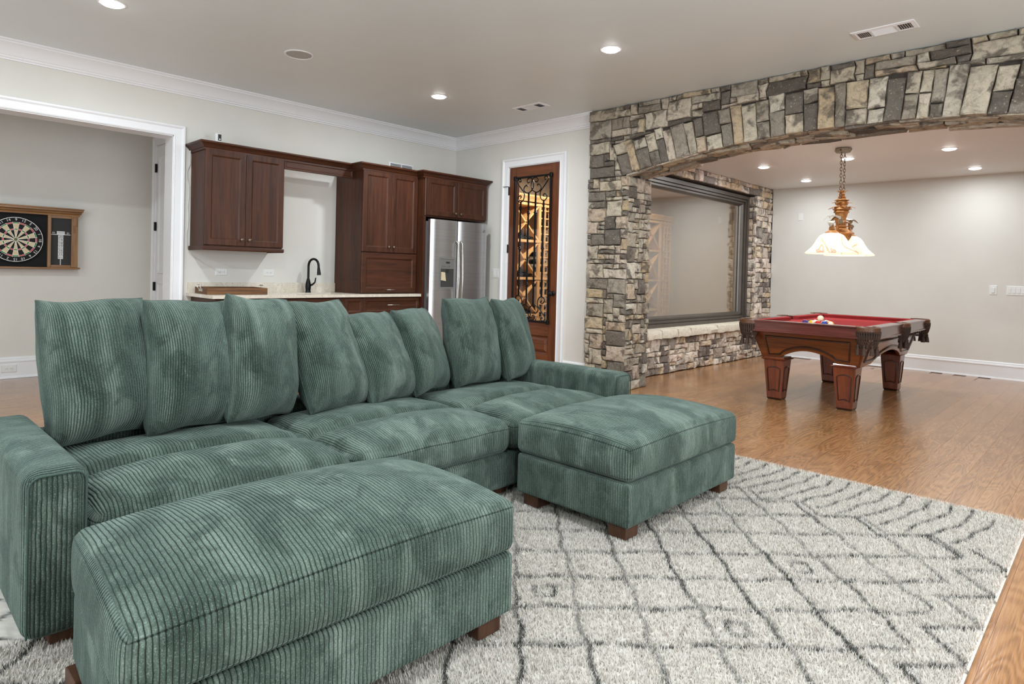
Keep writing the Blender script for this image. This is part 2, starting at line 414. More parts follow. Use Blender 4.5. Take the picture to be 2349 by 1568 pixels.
mb = MB(); mb.box(-.1, .12, 0, 0, 5.4, 2.7); mb.box(0, 5.3, 0, 2.3, 5.4, 2.7)
S(mb.build('wall_cellar', 'cellar'))

# ------------------------------------------------------------------ mouldings
CROWN = [(0, 0), (.112, 0), (.112, -.012), (.100, -.018), (.100, -.028), (.088, -.036), (.066, -.058), (.046, -.088), (.034, -.112), (.026, -.116), (.026, -.126), (.014, -.136), (.014, -.145), (0, -.145)]
S(MB().sweep([(0, -9, H), (0, 0, H), (2.30, 0, H)], CROWN, (0, 0, 1), True).build('trim_1', 'white', smooth=30))
BASE = [(0, 0), (.030, 0), (.028, .014), (.018, .020), (.018, .158), (.024, .163), (.024, .176), (.016, .188), (.016, .200), (.008, .210), (0, .213)]
S(MB().sweep([(XW + .03, YF, 0), (9.5, YF, 0)], BASE, (0, 0, 1), True).build('baseboard_far', 'white', smooth=30))
S(MB().sweep([(-1.6, -6.3, 0), (-1.6, -3.17, 0)], BASE, (0, 0, 1), True).build('baseboard_hall', 'white', smooth=30))
S(MB().sweep([(1.905, 0, 0), (2.27, 0, 0)], BASE, (0, 0, 1), True).build('baseboard_door', 'white', smooth=30))
CASE = [(0, 0), (0, .016), (.008, .020), (.012, .014), (.066, .018), (.072, .024), (.080, .030), (.094, .030), (.098, .024), (.098, 0)]
S(MB().sweep([(0, -3.472, 0), (0, -3.472, 2.38), (0, -6.2, 2.38), (0, -6.2, 0)], CASE, (1, 0, 0), True).build('trim_2', 'white', smooth=30))
mb = MB(); mb.box(-.205, -3.478, 0, .002, -3.460, 2.38); mb.box(-.205, -6.2, 2.372, .002, -3.472, 2.39); mb.box(-.205, -6.212, 0, .002, -6.194, 2.38)
S(mb.build('trim_3', 'white'))
S(MB().sweep([(.992, 0, 0), (.992, 0, 2.455), (1.797, 0, 2.455), (1.797, 0, 0)], CASE, (0, -1, 0)).build('trim_4', 'white', smooth=30))
mb = MB(); mb.box(.985, -.004, 0, 1.000, .12, 2.462); mb.box(1.789, -.004, 0, 1.804, .12, 2.462); mb.box(.985, -.004, 2.448, 1.804, .12, 2.462)
S(mb.build('trim_5', 'white'))
S(MB().sweep([(-1.425, -3.17, 0), (-1.425, -3.17, 2.50), (-.60, -3.17, 2.50), (-.60, -3.17, 0)], CASE, (0, -1, 0)).build('trim_6', 'white', smooth=30))

# ------------------------------------------------------------------ fieldstone walls
def lattice(u0, u1, v0, v1, cu, cv, rnd, sizes, jit=.28):
    """irregular rubble layout: polygons (in u,v) that share jittered corners"""
    nu = max(1, round((u1 - u0) / cu)); nv = max(1, round((v1 - v0) / cv))
    us = [u0 + (u1 - u0) * (i + (rnd.uniform(-jit, jit) if 0 < i < nu else 0)) / nu for i in range(nu + 1)]
    vs = [v0 + (v1 - v0) * (j + (rnd.uniform(-jit, jit) if 0 < j < nv else 0)) / nv for j in range(nv + 1)]
    J = {}
    for i in range(nu + 1):
        for j in range(nv + 1):
            du = rnd.uniform(-.13, .13) * cu if 0 < i < nu else 0; dv = rnd.uniform(-.07, .07) * cv if 0 < j < nv else 0
            J[i, j] = (us[i] + du, vs[j] + dv)
    used = [[False] * nv for _ in range(nu)]; out = []
    for j in range(nv):
        for i in range(nu):
            if used[i][j]: continue
            opts = sizes[:]; rnd.shuffle(opts)
            for a, b in opts + [(1, 1)]:
                if i + a > nu or j + b > nv: continue
                if any(used[i + p][j + q] for p in range(a) for q in range(b)): continue
                for p in range(a):
                    for q in range(b): used[i + p][j + q] = True
                poly = [J[i + p, j] for p in range(a)] + [J[i + a, j + q] for q in range(b)] + [J[i + p, j + b] for p in range(a, 0, -1)] + [J[i, j + q] for q in range(b, 0, -1)]
                out.append(poly); break
    return out
def clip(poly, px, py, nx, ny):
    """keep the side where (p - (px,py)).(nx,ny) >= 0"""
    out = []; n = len(poly)
    for i in range(n):
        a, b = poly[i], poly[(i + 1) % n]
        da = (a[0] - px) * nx + (a[1] - py) * ny; db = (b[0] - px) * nx + (b[1] - py) * ny
        if da >= 0: out.append(a)
        if (da >= 0) != (db >= 0):
            t = da / (da - db); out.append((a[0] + (b[0] - a[0]) * t, a[1] + (b[1] - a[1]) * t))
    return out
def area2(p): return .5 * sum(p[i][0] * p[(i + 1) % len(p)][1] - p[(i + 1) % len(p)][0] * p[i][1] for i in range(len(p)))
def stone(poly, mp, rnd, parent, m, gap=.0035, dep=.038, var=.012, bev=.010, name='stone'):
    A = abs(area2(poly))
    if len(poly) < 3 or A < .0006: return None
    cx = sum(p[0] for p in poly) / len(poly); cy = sum(p[1] for p in poly) / len(poly)
    # insert extra points so that the outline can wobble
    q = []
    for i in range(len(poly)):
        a, b = poly[i], poly[(i + 1) % len(poly)]; q.append(a)
        if math.dist(a, b) > .075 and len(poly) < 9: q.append(((a[0] + b[0]) / 2 + rnd.uniform(-.003, .003), (a[1] + b[1]) / 2 + rnd.uniform(-.003, .003)))
    def ins(p, d):
        vx, vy = p[0] - cx, p[1] - cy; L = math.hypot(vx, vy) or 1
        k = max(.3, 1 - d * 1.25 / L); return (cx + vx * k, cy + vy * k)
    n = len(q); d = dep + rnd.uniform(-var, var)
    tu, tv = rnd.uniform(-.10, .10), rnd.uniform(-.12, .12)
    r0 = [ins(p, gap) for p in q]; r1 = [ins(p, gap + .001) for p in q]; r2 = [ins(p, gap + bev * rnd.uniform(.6, 1.5)) for p in q]
    vs = [mp(p[0], p[1], -.004) for p in r0]
    vs += [mp(p[0], p[1], d - bev * rnd.uniform(.5, 1.1) + (p[0] - cx) * tu + (p[1] - cy) * tv) for p in r1]
    vs += [mp(p[0], p[1], d + rnd.uniform(-.006, .005) + (p[0] - cx) * tu + (p[1] - cy) * tv) for p in r2]
    ox, oy = rnd.uniform(-.25, .25), rnd.uniform(-.25, .25); e0 = rnd.choice(r2); vs.append(mp(cx + (e0[0] - cx) * abs(ox), cy + (e0[1] - cy) * abs(oy), d + rnd.uniform(-.001, .010)))
    f = []
    for ring in range(2):
        for i in range(n):
            i2 = (i + 1) % n; f.append((ring * n + i, ring * n + i2, (ring + 1) * n + i2, (ring + 1) * n + i))
    for i in range(n): f.append((2 * n + i, 2 * n + (i + 1) % n, 3 * n))
    me = bpy.data.meshes.new(name); c = Vector(mp(cx, cy, 0))
    me.from_pydata([tuple(Vector(v) - c) for v in vs], [], f)
    # outward normals
    me.update()
    if me.polygons[-1].normal.dot(Vector(mp(cx, cy, 1)) - Vector(mp(cx, cy, 0))) < 0: me.flip_normals()
    me.materials.append(M[m])
    return link(name, me, parent, tuple(c))

# arch geometry
AX, AZ, AR = 4.72, 2.395, 9.9                           # crown of the intrados
XL, XR = 2.30, 7.30                                      # outer edges of the stone wall
CL, CR = 2.735, 6.72                                     # clear opening between the pillars
YB, YK = -.068, .335                                     # front and rear of the mortar body
def intr(x): return AZ - (x - AX) ** 2 / (2 * AR)
def thick(x): return .30 + .05 * max(0, 1 - abs(x - 4.9) / 2.4)
def lean(x): return math.radians(21) * (AX - x) / 2.05
# mortar core of the arch wall
wall_arch = MB(); n = 40
pts = [CL + (CR - CL) * i / n for i in range(n + 1)]
for i in range(n):
    a, b = pts[i], pts[i + 1]; za, zb = intr(a) + .018, intr(b) + .018
    wall_arch.add([(a, YB, za), (b, YB, zb), (b, YB, H), (a, YB, H), (a, YK, za), (b, YK, zb), (b, YK, H), (a, YK, H)],
                  [(0, 1, 2, 3), (4, 7, 6, 5), (0, 4, 5, 1)])
zc = intr(CL)
wall_arch.box(XL - .005, YB, zc, CL, YK, H); wall_arch.box(CR, YB, zc, XR, YK, H)
wall_arch = S(wall_arch.build('wall_arch', 'backing'))
wall_pillar = S(box('wall_pillar', 'backing', XL - .005, YB, 0, CL, YK, zc))
wp2 = S(box('wall_pillar_right', 'stone', CR, YB - .03, 0, XR, YK, zc))
S(box('wall_arch_right', 'wall', XR, -.02, 0, 9.6, .33, H))
def mfront(u, v, d): return (u, YB - d, v)
def mreveal(u, v, d): return (CL + d, u, v)
def mback(u, v, d): return (u, YK + d, v)
SZ = [(2, 1), (3, 1), (2, 2), (1, 1), (1, 2), (3, 2), (2, 1), (4, 2), (2, 3), (3, 3), (1, 1), (3, 1)]
def stone_arch():
    rnd = random.Random(11)
    # pillar front
    for p in lattice(XL - .03, CL + .03, 0, zc - .005, .068, .050, rnd, SZ): stone(p, mfront, rnd, wall_pillar, 'stone')
    # pillar reveal
    for p in lattice(YB - .005, YK + .03, 0, zc - .005, .075, .052, rnd, [(2, 1), (1, 1), (1, 2), (2, 2), (2, 1), (3, 2), (2, 3)]): stone(p, mreveal, rnd, wall_pillar, 'stone', dep=.03)
    # voussoirs : follow the intrados, fan out
    rnd = random.Random(5); x = 2.70; vl = []
    while x < 6.72:
        wv = rnd.uniform(.075, .165); x2 = min(x + wv, 6.74)
        ra = rnd.random(); T = thick((x + x2) / 2) + rnd.uniform(-.02, .03)
        cuts = [0, 1] if ra < .45 else ([0, rnd.uniform(.3, .68), 1])
        def P(xx, t): return (xx - math.tan(lean(xx)) * t * T, intr(xx) + .004 + t * T)
        for k in range(len(cuts) - 1):
            t0, t1 = cuts[k], cuts[k + 1]; j0 = rnd.uniform(-.02, .02) if k else 0
            poly = [P(x, t0 + (j0 if k else 0)), P(x2, t0 - (j0 if k else 0)), P(x2, (t0 + t1) / 2), P(x2, t1), P(x, t1), P(x, (t0 + t1) / 2)]
            stone(poly, mfront, rnd, wall_arch, 'stone', gap=.004, dep=.042, var=.010)
        vl.append((x, x2, T)); x = x2
    # stones of the field above the arch
    rnd = random.Random(23)
    def top(xx):
        for a, b, T in vl:
            if a - math.tan(lean(a)) * T <= xx <= b - math.tan(lean(b)) * T + .001: return intr((a + b) / 2) + T + .006
        return intr(xx) + thick(xx) + .006
    bl = (2.70, intr(2.70)); T0 = vl[0][2]; bt = (2.70 - math.tan(lean(2.70)) * T0, bl[1] + T0)
    for p in lattice(XL - .03, 6.9, zc, H - .004, .086, .0600, rnd, SZ):
        cx = sum(q[0] for q in p) / len(p); cz = sum(q[1] for q in p) / len(p)
        dx, dz = bt[0] - bl[0], bt[1] - bl[1]; L0 = math.hypot(dx, dz); pieces = []
        left = clip(p, bl[0] - .006, bl[1], -dz / L0, dx / L0) if min(q[0] for q in p) < bl[0] and min(q[1] for q in p) < bt[1] else []
        if left: pieces.append(clip(left, 0, bt[1] + .001, 0, -1) if max(q[0] for q in p) > bt[0] else left)
        rest = p if not left else (clip(p, 0, bt[1], 0, 1) if max(q[0] for q in p) > bt[0] else [])
        if rest and max(q[0] for q in rest) > bt[0] - .01:
            xs = [q[0] for q in rest]; a, b = min(xs), max(xs); za, zb, zm = top(a + .012), top(b - .012), top((a + b) / 2); e = max(za, zb, zm)
            if za > e - .05 and zb > e - .05:
                L = math.hypot(b - a, zb - za); rest = clip(rest, a, za + max(0, zm - (za + zb) / 2), -(zb - za) / L, (b - a) / L)
            else: rest = clip(rest, a, e, 0, 1)
        if rest: pieces.append(rest)
        for q in pieces:
            if len(q) >= 3: stone(q, mfront, rnd, wall_arch, 'stone')
    # soffit of the arch
    def msoff(u, v, d): return (u, v, intr(u) + .018 - d)
    for p in lattice(CL, CR, YB - .02, YK + .02, .16, .085, rnd, [(1, 1), (2, 1), (2, 1), (3, 1)]): stone(p, msoff, rnd, wall_arch, 'stone', dep=.018, var=.012, bev=.008)
stone_arch()

# ------------------------------------------------------------------ stone wall with the cellar window
OY0, OY1, OZ0, OZ1 = .72, 3.87, .53, 2.415
XB = XW - .035
mb = MB(); mb.box(2.10, .12, 0, XB, YF + .1, OZ0 - .02); mb.box(2.10, .12, OZ1 + .015, XB, YF + .1, H2 + .05); mb.box(2.10, .12, OZ0 - .02, XB, OY0, OZ1 + .015); mb.box(2.10, OY1 + .02, OZ0 - .02, XB, YF + .1, OZ1 + .015)
mb.box(2.10, YF + .1, 0, 2.3, 5.4, 2.7)
wall_window = S(mb.build('wall_window', 'backing'))
def mwin(u, v, d): return (XB + d, u, v)
def stone_window():
    rnd = random.Random(31); sz = [(2, 1), (1, 1), (2, 1), (2, 2), (1, 2), (3, 1), (1, 1)]
    for p in lattice(.42, YF, 0, .432, .098, .072, rnd, sz): stone(p, mwin, rnd, wall_window, 'stone2', var=.018, gap=.004)
    for p in lattice(OY1 - .0, YF, .432, OZ1 + .01, .098, .076, rnd, sz): stone(p, mwin, rnd, wall_window, 'stone2', var=.014)
    for p in lattice(.9, YF, OZ1 + .01, H2, .105, .082, rnd, sz): stone(p, mwin, rnd, wall_window, 'stone2', var=.014)
    def mj(u, v, d): return (u, OY1 + .02 - d, v)
    for p in lattice(2.27, XB + .03, OZ0, OZ1, .075, .085, rnd, [(1, 1), (1, 1), (2, 1), (1, 2), (2, 2)]): stone(p, mj, rnd, wall_window, 'stone2', dep=.02, var=.006)
    # sill blocks
    y = .44; k = 0
    while y < 3.98:
        L = rnd.uniform(.26, .44); y2 = min(y + L, 4.0)
        if y2 - y < .1: break
        mb = MB(); e = lambda: rnd.uniform(-.006, .006)
        zt, zb, xo, xi = .534, .438, 2.47, 2.28; n = 4; vs = []
        for i in range(n + 1):
            yy = y + .004 + (y2 - y - .008) * i / n
            vs += [(xi, yy, zb), (xo + e(), yy, zb + e()), (xo + .004 + e(), yy, (zt + zb) / 2 + e()), (xo - .012 + e(), yy, zt - .004 + e()), (xo - .05, yy, zt + .004 + e() * .5), (xi, yy, zt + .012)]
        f = [(i * 6 + j, i * 6 + (j + 1) % 6, (i + 1) * 6 + (j + 1) % 6, (i + 1) * 6 + j) for i in range(n) for j in range(6)] + [tuple(range(6))[::-1], tuple(n * 6 + j for j in range(6))]
        mb.add(vs, f); mb.build('stone', 'sill', wall_window, smooth=35); y = y2
stone_window()

# ------------------------------------------------------------------ cellar window
window_1 = empty('window_1', (2.28, 2.3, .54), kind='structure')
FR = [(0, -.10), (0, .025), (.050, .025), (.050, -.008), (.058, -.008), (.058, .006), (.086, .006), (.086, -.026), (.096, -.026), (.096, -.018), (.118, -.018), (.140, -.062), (.140, -.10)]
rect = [(0, OY0 - 2.3 + .0, 0), (0, 3.86 - 2.3, 0), (0, 3.86 - 2.3, 1.872), (0, OY0 - 2.3, 1.872)]
M['bframe'] = mat('bronze_window_frame', rgb(92, 84, 76), .38, metal=.35, noise=.08, nscale=6)
o = MB().sweep(rect, FR, (1, 0, 0), False, True).build('window_frame', 'bframe', window_1, smooth=25)
MB().box(-.088, OY0 - 2.3 + .13, .13, -.080, 3.86 - 2.3 - .13, 1.872 - .13).build('pane', 'glasswin', window_1)
M['bead'] = mat('silver_glazing_bead', rgb(190, 192, 192), .3, metal=.8)
o = MB().sweep([(-.066, 3.86 - 2.3 - .143, .14), (-.066, 3.86 - 2.3 - .143, 1.73)], [(0, 0), (.012, 0), (.012, .012), (0, .012)], (1, 0, 0), True).build('glazing_bead', 'bead', window_1)

# ================================================================== LIGHT FITTINGS
M['lens'] = mat('lit_lens', (1, 1, 1, 1), .5, emit=(1, .99, .97, 1), estr=22.0)
M['baffle'] = mat('white_baffle', rgb(236, 236, 236), .4)
def can_light(x, y, z, label, power, group, R=.088, spread=PI):
    o = empty('recessed_light', (x, y, z), label, 'ceiling light', group)
    MB().lathe([(R, -.0), (R, -.002), (R - .006, -.004), (R - .018, -.004), (R - .022, -.001), (R - .022, 0)], 32, cap=False).build('trim_ring', 'baffle', o, smooth=35)
    MB().lathe([(R - .020, -.002), (R * .66, -.012), (R * .35, -.017), (0.0001, -.019)], 32, cap=False).build('lens', 'lens', o, smooth=60)
    d = bpy.data.lights.new('recessed_light_beam', 'AREA'); d.shape = 'DISK'; d.size = 2 * R - .05; d.energy = power; d.color = (.865, .95, 1.0); d.spread = spread
    l = bpy.data.objects.new('recessed_light_beam', d); COL.objects.link(l); l.parent = o; l.location = (0, 0, -.021)
    return o
GL = 'recessed lights in the main ceiling'
can_light(1.494, -4.35, H, 'white recessed ceiling light at the top edge above the wide cased opening', CAN_W, GL)
can_light(3.53, -1.512, H, 'white recessed ceiling light over the rug, nearest the stone arch', CAN_W, GL)
can_light(1.463, -1.509, H, 'white recessed ceiling light above the kitchenette, near the fridge cabinets', CAN_W, GL)
for x, y in ((3.51, -4.35), (5.57, -1.51), (7.6, -1.51), (5.55, -4.35), (7.6, -4.35), (1.49, -7.2), (3.51, -7.2), (5.55, -7.2), (7.6, -7.2)):
    can_light(x, y, H, 'white recessed ceiling light out of view, %s' % {(3.51, -4.35): 'over the sofa seats', (5.57, -1.51): 'over the far rug corner', (7.6, -1.51): 'at the right of the stone arch', (5.55, -4.35): 'over the near ottoman', (7.6, -4.35): 'at the right of the rug', (1.49, -7.2): 'behind the camera by the left wall', (3.51, -7.2): 'behind the camera, second from the left', (5.55, -7.2): 'behind the camera, third from the left', (7.6, -7.2): 'behind the camera by the right wall'}[x, y], CAN_W, GL)
GP = 'recessed lights in the pool room ceiling'
for x, y, lab in ((3.13, 2.36, 'recessed pool room light just beyond the arch, leftmost of its row'), (3.15, 3.77, 'recessed pool room light near the far wall, closest to the stone window'),
                  (4.10, 2.34, 'recessed pool room light right behind the chandelier chains'), (5.07, 2.35, 'recessed pool room light highest on the right, under the arch'),
                  (5.08, 3.85, 'recessed pool room light on the right, close to the far wall'), (4.1, .95, 'recessed pool room light hidden behind the stone arch'),
                  (7.0, 2.35, 'recessed pool room light beyond the right edge of view')):
    can_light(x, y, H2, lab, CAN_POOL_W * (.55 if y > 3 else 1.0), GP, .082)

# ================================================================== SEATING
def soft_box(name, x0, y0, z0, x1, y1, z1, r, parent, crown=0.0, hook=None, res=.035, bulge=0.0, m='cord', swap=False, seams=()):
    """upholstered box with rounded edges and a crowned top; the UV's u runs across the ribs"""
    c = ((x0 + x1) / 2, (y0 + y1) / 2, (z0 + z1) / 2); h = ((x1 - x0) / 2, (y1 - y0) / 2, (z1 - z0) / 2)
    def ax(hh):
        n = max(4, int(2 * hh / res)); base = [-hh + 2 * hh * i / n for i in range(n + 1)]
        ex = [hh - r * k for k in (.12, .3, .55, .8, 1.0)]
        a = sorted(set([round(v, 5) for v in base if abs(v) < hh - r * 1.1] + [round(v, 5) for v in ex] + [round(-v, 5) for v in ex] + [-hh, hh]))
        return a
    A = [ax(k) for k in h]; vs = {}; V = []; F = []; UV = []; SD = []
    if seams:
        mids = [(seams[i] + seams[i + 1]) / 2 for i in range(len(seams) - 1)]
        A[2] = sorted(set([z for z in A[2] if all(abs(z + c[2] - q) > .004 for q in seams)] + [q - c[2] for q in seams] + [q - c[2] for q in mids]))
    def sd(z): return min([abs(z - q) for q in seams] + [.05])
    def vert(p):
        k = tuple(round(q, 5) for q in p)
        if k not in vs:
            q = list(p); inn = [max(-(h[i] - r), min(h[i] - r, q[i])) for i in range(3)]; d = [q[i] - inn[i] for i in range(3)]; L = math.sqrt(sum(t * t for t in d))
            if L > 1e-9: q = [inn[i] + r * d[i] / L for i in range(3)]
            a, b, cc = p[0] / h[0], p[1] / h[1], p[2] / h[2]
            if crown and cc > -.2:
                q[2] += crown * (1 - abs(a) ** 2.4) * (1 - abs(b) ** 2.6) * max(0, cc)
            if bulge:
                s = 1 - cc * cc
                q[0] += bulge * a * s * (1 - abs(b) ** 6) if abs(a) > .999 else 0
                q[1] += bulge * b * s * (1 - abs(a) ** 6) if abs(b) > .999 else 0
            q = [q[i] + c[i] for i in range(3)]
            if hook: q = hook(q, (a, b, cc))
            vs[k] = len(V); V.append(tuple(q))
        return vs[k]
    for axis in range(3):
        i1, i2 = [(1, 2), (0, 2), (0, 1)][axis]
        for sg in (-1, 1):
            for i in range(len(A[i1]) - 1):
                for j in range(len(A[i2]) - 1):
                    quad = []; uv = []; sdl = []
                    for (a, b) in ((i, j), (i + 1, j), (i + 1, j + 1), (i, j + 1)):
                        p = [0, 0, 0]; p[axis] = sg * h[axis]; p[i1] = A[i1][a]; p[i2] = A[i2][b]
                        quad.append(vert(p)); g = [p[t] + c[t] for t in range(3)]; sdl.append((sd(g[2]) if axis != 2 else .05, 0))
                        if not swap: uv.append((g[1], g[0] + g[2]) if axis != 1 else (g[0], g[2]))
                        else: uv.append((g[0], g[1] + g[2]) if axis != 0 else (g[1], g[2]))
                    if (sg > 0) == (axis == 1): quad.reverse(); uv.reverse(); sdl.reverse()
                    F.append(quad); UV.append(uv); SD.append(sdl)
    me = bpy.data.meshes.new(name); me.from_pydata(V, [], F); ul = me.uv_layers.new(name='UVMap')
    flat = [t for uv in UV for q in uv for t in q]; ul.data.foreach_set('uv', flat)
    u2 = me.uv_layers.new(name='seam'); u2.data.foreach_set('uv', [t for uv in SD for q in uv for t in q])
    me.polygons.foreach_set('use_smooth', [True] * len(me.polygons)); me.materials.append(M[m]); me.update()
    return link(name, me, parent)
# ---- the sofa
SX0, SX1 = 3.20, 4.17
sofa = empty('sofa', (0, 0, 0), 'long green corduroy sofa with low arms and three seats on the rug', 'sofa')
soft_box('base', 3.24, -5.04, .075, 4.155, -2.25, .255, .02, sofa)
soft_box('back', 3.20, -5.04, .075, 3.29, -2.25, .50, .04, sofa)
def armhook(q, t):
    return [q[0], q[1], q[2] - .012 * max(0, (3.7 - q[0])) * (1 if t[2] > 0 else 0)]
for y0, y1 in ((-5.195, -5.03), (-2.26, -2.09)):
    a = soft_box('arm', SX0, y0, .07, SX1 + .008, y1, .568, .045, sofa, swap=True, hook=armhook)
    c1 = [(y0 + .043 - .032 * math.cos(k * PI / 12), .522 + .032 * math.sin(k * PI / 12)) for k in range(7)]; c2 = [(y1 - .043 + .032 * math.sin(k * PI / 12), .522 + .032 * math.cos(k * PI / 12)) for k in range(7)]
    mb = MB().tube([(SX1 + .002, yy, zz) for yy, zz in [(y0 + .011, .09)] + c1 + c2 + [(y1 - .011, .09)]], .0032, 6)
    mb.build('piping', 'seam', a, smooth=60)
def seathook(q, t):
    x, y, z = q
    if t[2] > 0:
        w = max(0, t[2])
        z -= w * .050 * math.exp(-((x - 3.775) / .040) ** 2) * (1 - .55 * abs(t[1]) ** 3)
        z += w * .018 * math.exp(-((x - 3.98) / .12) ** 2) * (1 - t[1] ** 4)
        z += w * .004 * math.sin(y * 17 + x * 5) * math.sin(x * 21 + 1.3)
    return [x, y, z]
ys = [-5.03, -4.107, -3.183, -2.26]
for k in range(3):
    s = soft_box('seat_cushion', 3.30, ys[k] + .004, .258, 4.185, ys[k + 1] - .004, .425, .055, sofa, crown=.042, hook=seathook, res=.022, bulge=.012, seams=(.285, .388))
for x, y in ((3.30, -5.1), (4.08, -5.08), (3.30, -2.18), (4.08, -2.18), (4.06, -4.11), (4.06, -3.18)):
    box('foot', 'foot', x - .04, y - .04, .026, x + .04, y + .04, .078, sofa, .004)

# ---- ottomans
def ottoman(x0, y0, x1, y1, label, pull=0.0):
    o = empty('ottoman', ((x0 + x1) / 2, (y0 + y1) / 2, .03), label, 'ottoman', 'corduroy ottomans in front of the sofa')
    def add(b): b.parent = o; b.matrix_parent_inverse = Matrix.Translation(-Vector(o.location)); return b
    def tp(x, y):                                     # the far left side is pulled in a little
        return y + pull * max(0, (x1 - x) / (x1 - x0)) * max(0, (y1 - y) / (y1 - y0))
    add(soft_box('base', x0 + .004, y0 + .004, .09, x1 - .004, y1 - .004, .284, .018, None, hook=lambda q, t: [q[0], tp(q[0], q[1]), q[2]]))
    def hk(q, t):
        x, y, z = q
        if t[2] > 0:
            z += .0035 * math.sin(y * 13 + 2) * math.sin(x * 15) * (1 - t[0] ** 4) * (1 - t[1] ** 4)
            z += .020 * t[2] * ((1 - t[0] ** 2) * (abs(t[1]) > .9) * 0 + (1 - t[1] ** 2) * abs(t[0]) ** 3 + (1 - t[0] ** 2) * abs(t[1]) ** 3)
        return [x, tp(x, y), z]
    cu = add(soft_box('cushion', x0, y0, .288, x1, y1, .448, .030, None, crown=.078, hook=hk, res=.022, bulge=.014, seams=(.306, .432)))
    for x in (x0 + .08, x1 - .08):
        for y in (y0 + .08, y1 - .08):
            add(box('foot', 'foot', x - .048, y - .048, .03, x + .048, y + .048, .092, None, .004))
    return o
ottoman(4.36, -5.165, 5.03, -4.05, 'green corduroy ottoman in the foreground, closest to the camera', .05)
ottoman(4.25, -3.235, 4.92, -2.19, 'green corduroy ottoman farther back, in front of the right sofa seat')

# ---- loose back pillows
def pillow(bx, by, w, h, t, yaw, leanback, roll, label, seed):
    """bx,by: middle of the bottom edge on the seat; face looks toward +x"""
    rnd = random.Random(seed); n, mcount = 44, 40; V = []; F = []; UV = []
    ph = [rnd.uniform(0, 6.28) for _ in range(8)]
    def prof(a): return max(0.0, 1 - abs(a) ** 2.8) ** .46
    def pos(i, j, side):
        a = math.sin((-1 + 2 * i / n) * PI / 2); b = math.sin((-1 + 2 * j / mcount) * PI / 2)
        # pinched outline with pointed corners
        px = a * w / 2 * (1 - .03 * (1 - b * b)) ; pz = b * h / 2 * (1 - .035 * (1 - a * a))
        th = t / 2 * prof(a) * prof(b) * (1 - .10 * b)
        edge = (abs(a) ** 4 + abs(b) ** 4) * (1 - min(1, abs(a) ** 14 + abs(b) ** 14))
        th += edge * .006 * math.sin(b * 11 + ph[0] + a * 3) * abs(a) ** 3 + edge * .006 * math.sin(a * 9 + ph[1]) * abs(b) ** 3
        th += .010 * math.sin(2.6 * a + ph[2] + 1.4 * b) * math.sin(2.2 * b + ph[3]) * prof(a) * prof(b)
        px += .003 * math.sin(b * 4 + ph[4]); pz += .005 * math.sin(a * 4 + ph[5])
        return (side * max(th, .0012), px, pz + h / 2)
    arc = [0.0]
    for i in range(n):
        p, q = pos(i, mcount // 2, 1), pos(i + 1, mcount // 2, 1); arc.append(arc[-1] + math.hypot(q[0] - p[0], q[1] - p[1]))
    for side in (1, -1):
        base = len(V)
        for j in range(mcount + 1):
            for i in range(n + 1): V.append(pos(i, j, side))
        for j in range(mcount):
            for i in range(n):
                q = [base + j * (n + 1) + i, base + j * (n + 1) + i + 1, base + (j + 1) * (n + 1) + i + 1, base + (j + 1) * (n + 1) + i]
                uv = [(arc[ii] * 1.22, (1 + math.sin((-1 + 2 * jj / mcount) * PI / 2)) / 2 * h) for ii, jj in ((i, j), (i + 1, j), (i + 1, j + 1), (i, j + 1))]
                if side < 0: q.reverse(); uv.reverse()
                F.append(q); UV.append(uv)
    me = bpy.data.meshes.new('pillow'); me.from_pydata(V, [], F); ul = me.uv_layers.new(name='UVMap')
    ul.data.foreach_set('uv', [s for uv in UV for q in uv for s in q])
    me.polygons.foreach_set('use_smooth', [True] * len(me.polygons)); me.materials.append(M['cord']); me.update()
    u2 = me.uv_layers.new(name='seam'); u2.data.foreach_set('uv', [.05] * (2 * len(me.loops)))
    o = link('pillow', me, None)
    o.matrix_world = Matrix.Translation((bx, by, .445)) @ Matrix.Rotation(yaw, 4, 'Z') @ Matrix.Rotation(leanback, 4, 'Y') @ Matrix.Rotation(roll, 4, 'X')
    tag(o, label, 'pillow', 'loose green pillows along the sofa back')
    # seam round the edge
    P = [pos(i, 0, 0) for i in range(n)] + [pos(n, j, 0) for j in range(mcount)] + [pos(n - i, mcount, 0) for i in range(n)] + [pos(0, mcount - j, 0) for j in range(mcount)]
    sm = MB().tube([(0, p[1], p[2]) for p in P][::2], .0022, 5, True).build('seam', 'seam', o, smooth=60)
    return o
R = math.radians
PL = [  # bottom-left corner x, y, width, height, thickness, yaw, lean, roll, label
    (3.400, -5.000, .42, .59, .33, 13, 11, 1, 'plump green pillow beside the near arm, first from the left'),
    (3.465, -4.67, .42, .58, .30, 16, 7, -2, 'green pillow second from the left end of the sofa'),
    (3.510, -4.355, .41, .59, .30, 24, 7, -5, 'green pillow third from the left with a peaked corner'),
    (3.520, -3.95, .42, .61, .26, 13, 25, 0, 'tall green pillow fourth from the left, leaning well back'),
    (3.515, -3.585, .365, .53, .26, 18, 24, 0, 'shorter green pillow fifth from the left, left one of the low pair'),
    (3.460, -3.255, .38, .53, .26, 23, 20, 0, 'shorter green pillow sixth from the left, right one of the low pair'),
    (3.405, -2.905, .44, .575, .26, 6, 13, 0, 'tall green pillow in front of the fridge, seventh from the left'),
    (3.450, -2.475, .43, .565, .26, 23, 14, 0, 'green pillow against the far arm, last on the right')]
PL = [(a + -math.sin(R(y)) * w / 2 + .0, b + math.cos(R(y)) * w / 2, w, h, t, R(y), R(-l), R(r), lab) for a, b, w, h, t, y, l, r, lab in PL]
for k, a in enumerate(PL): pillow(*a, seed=k + 3)

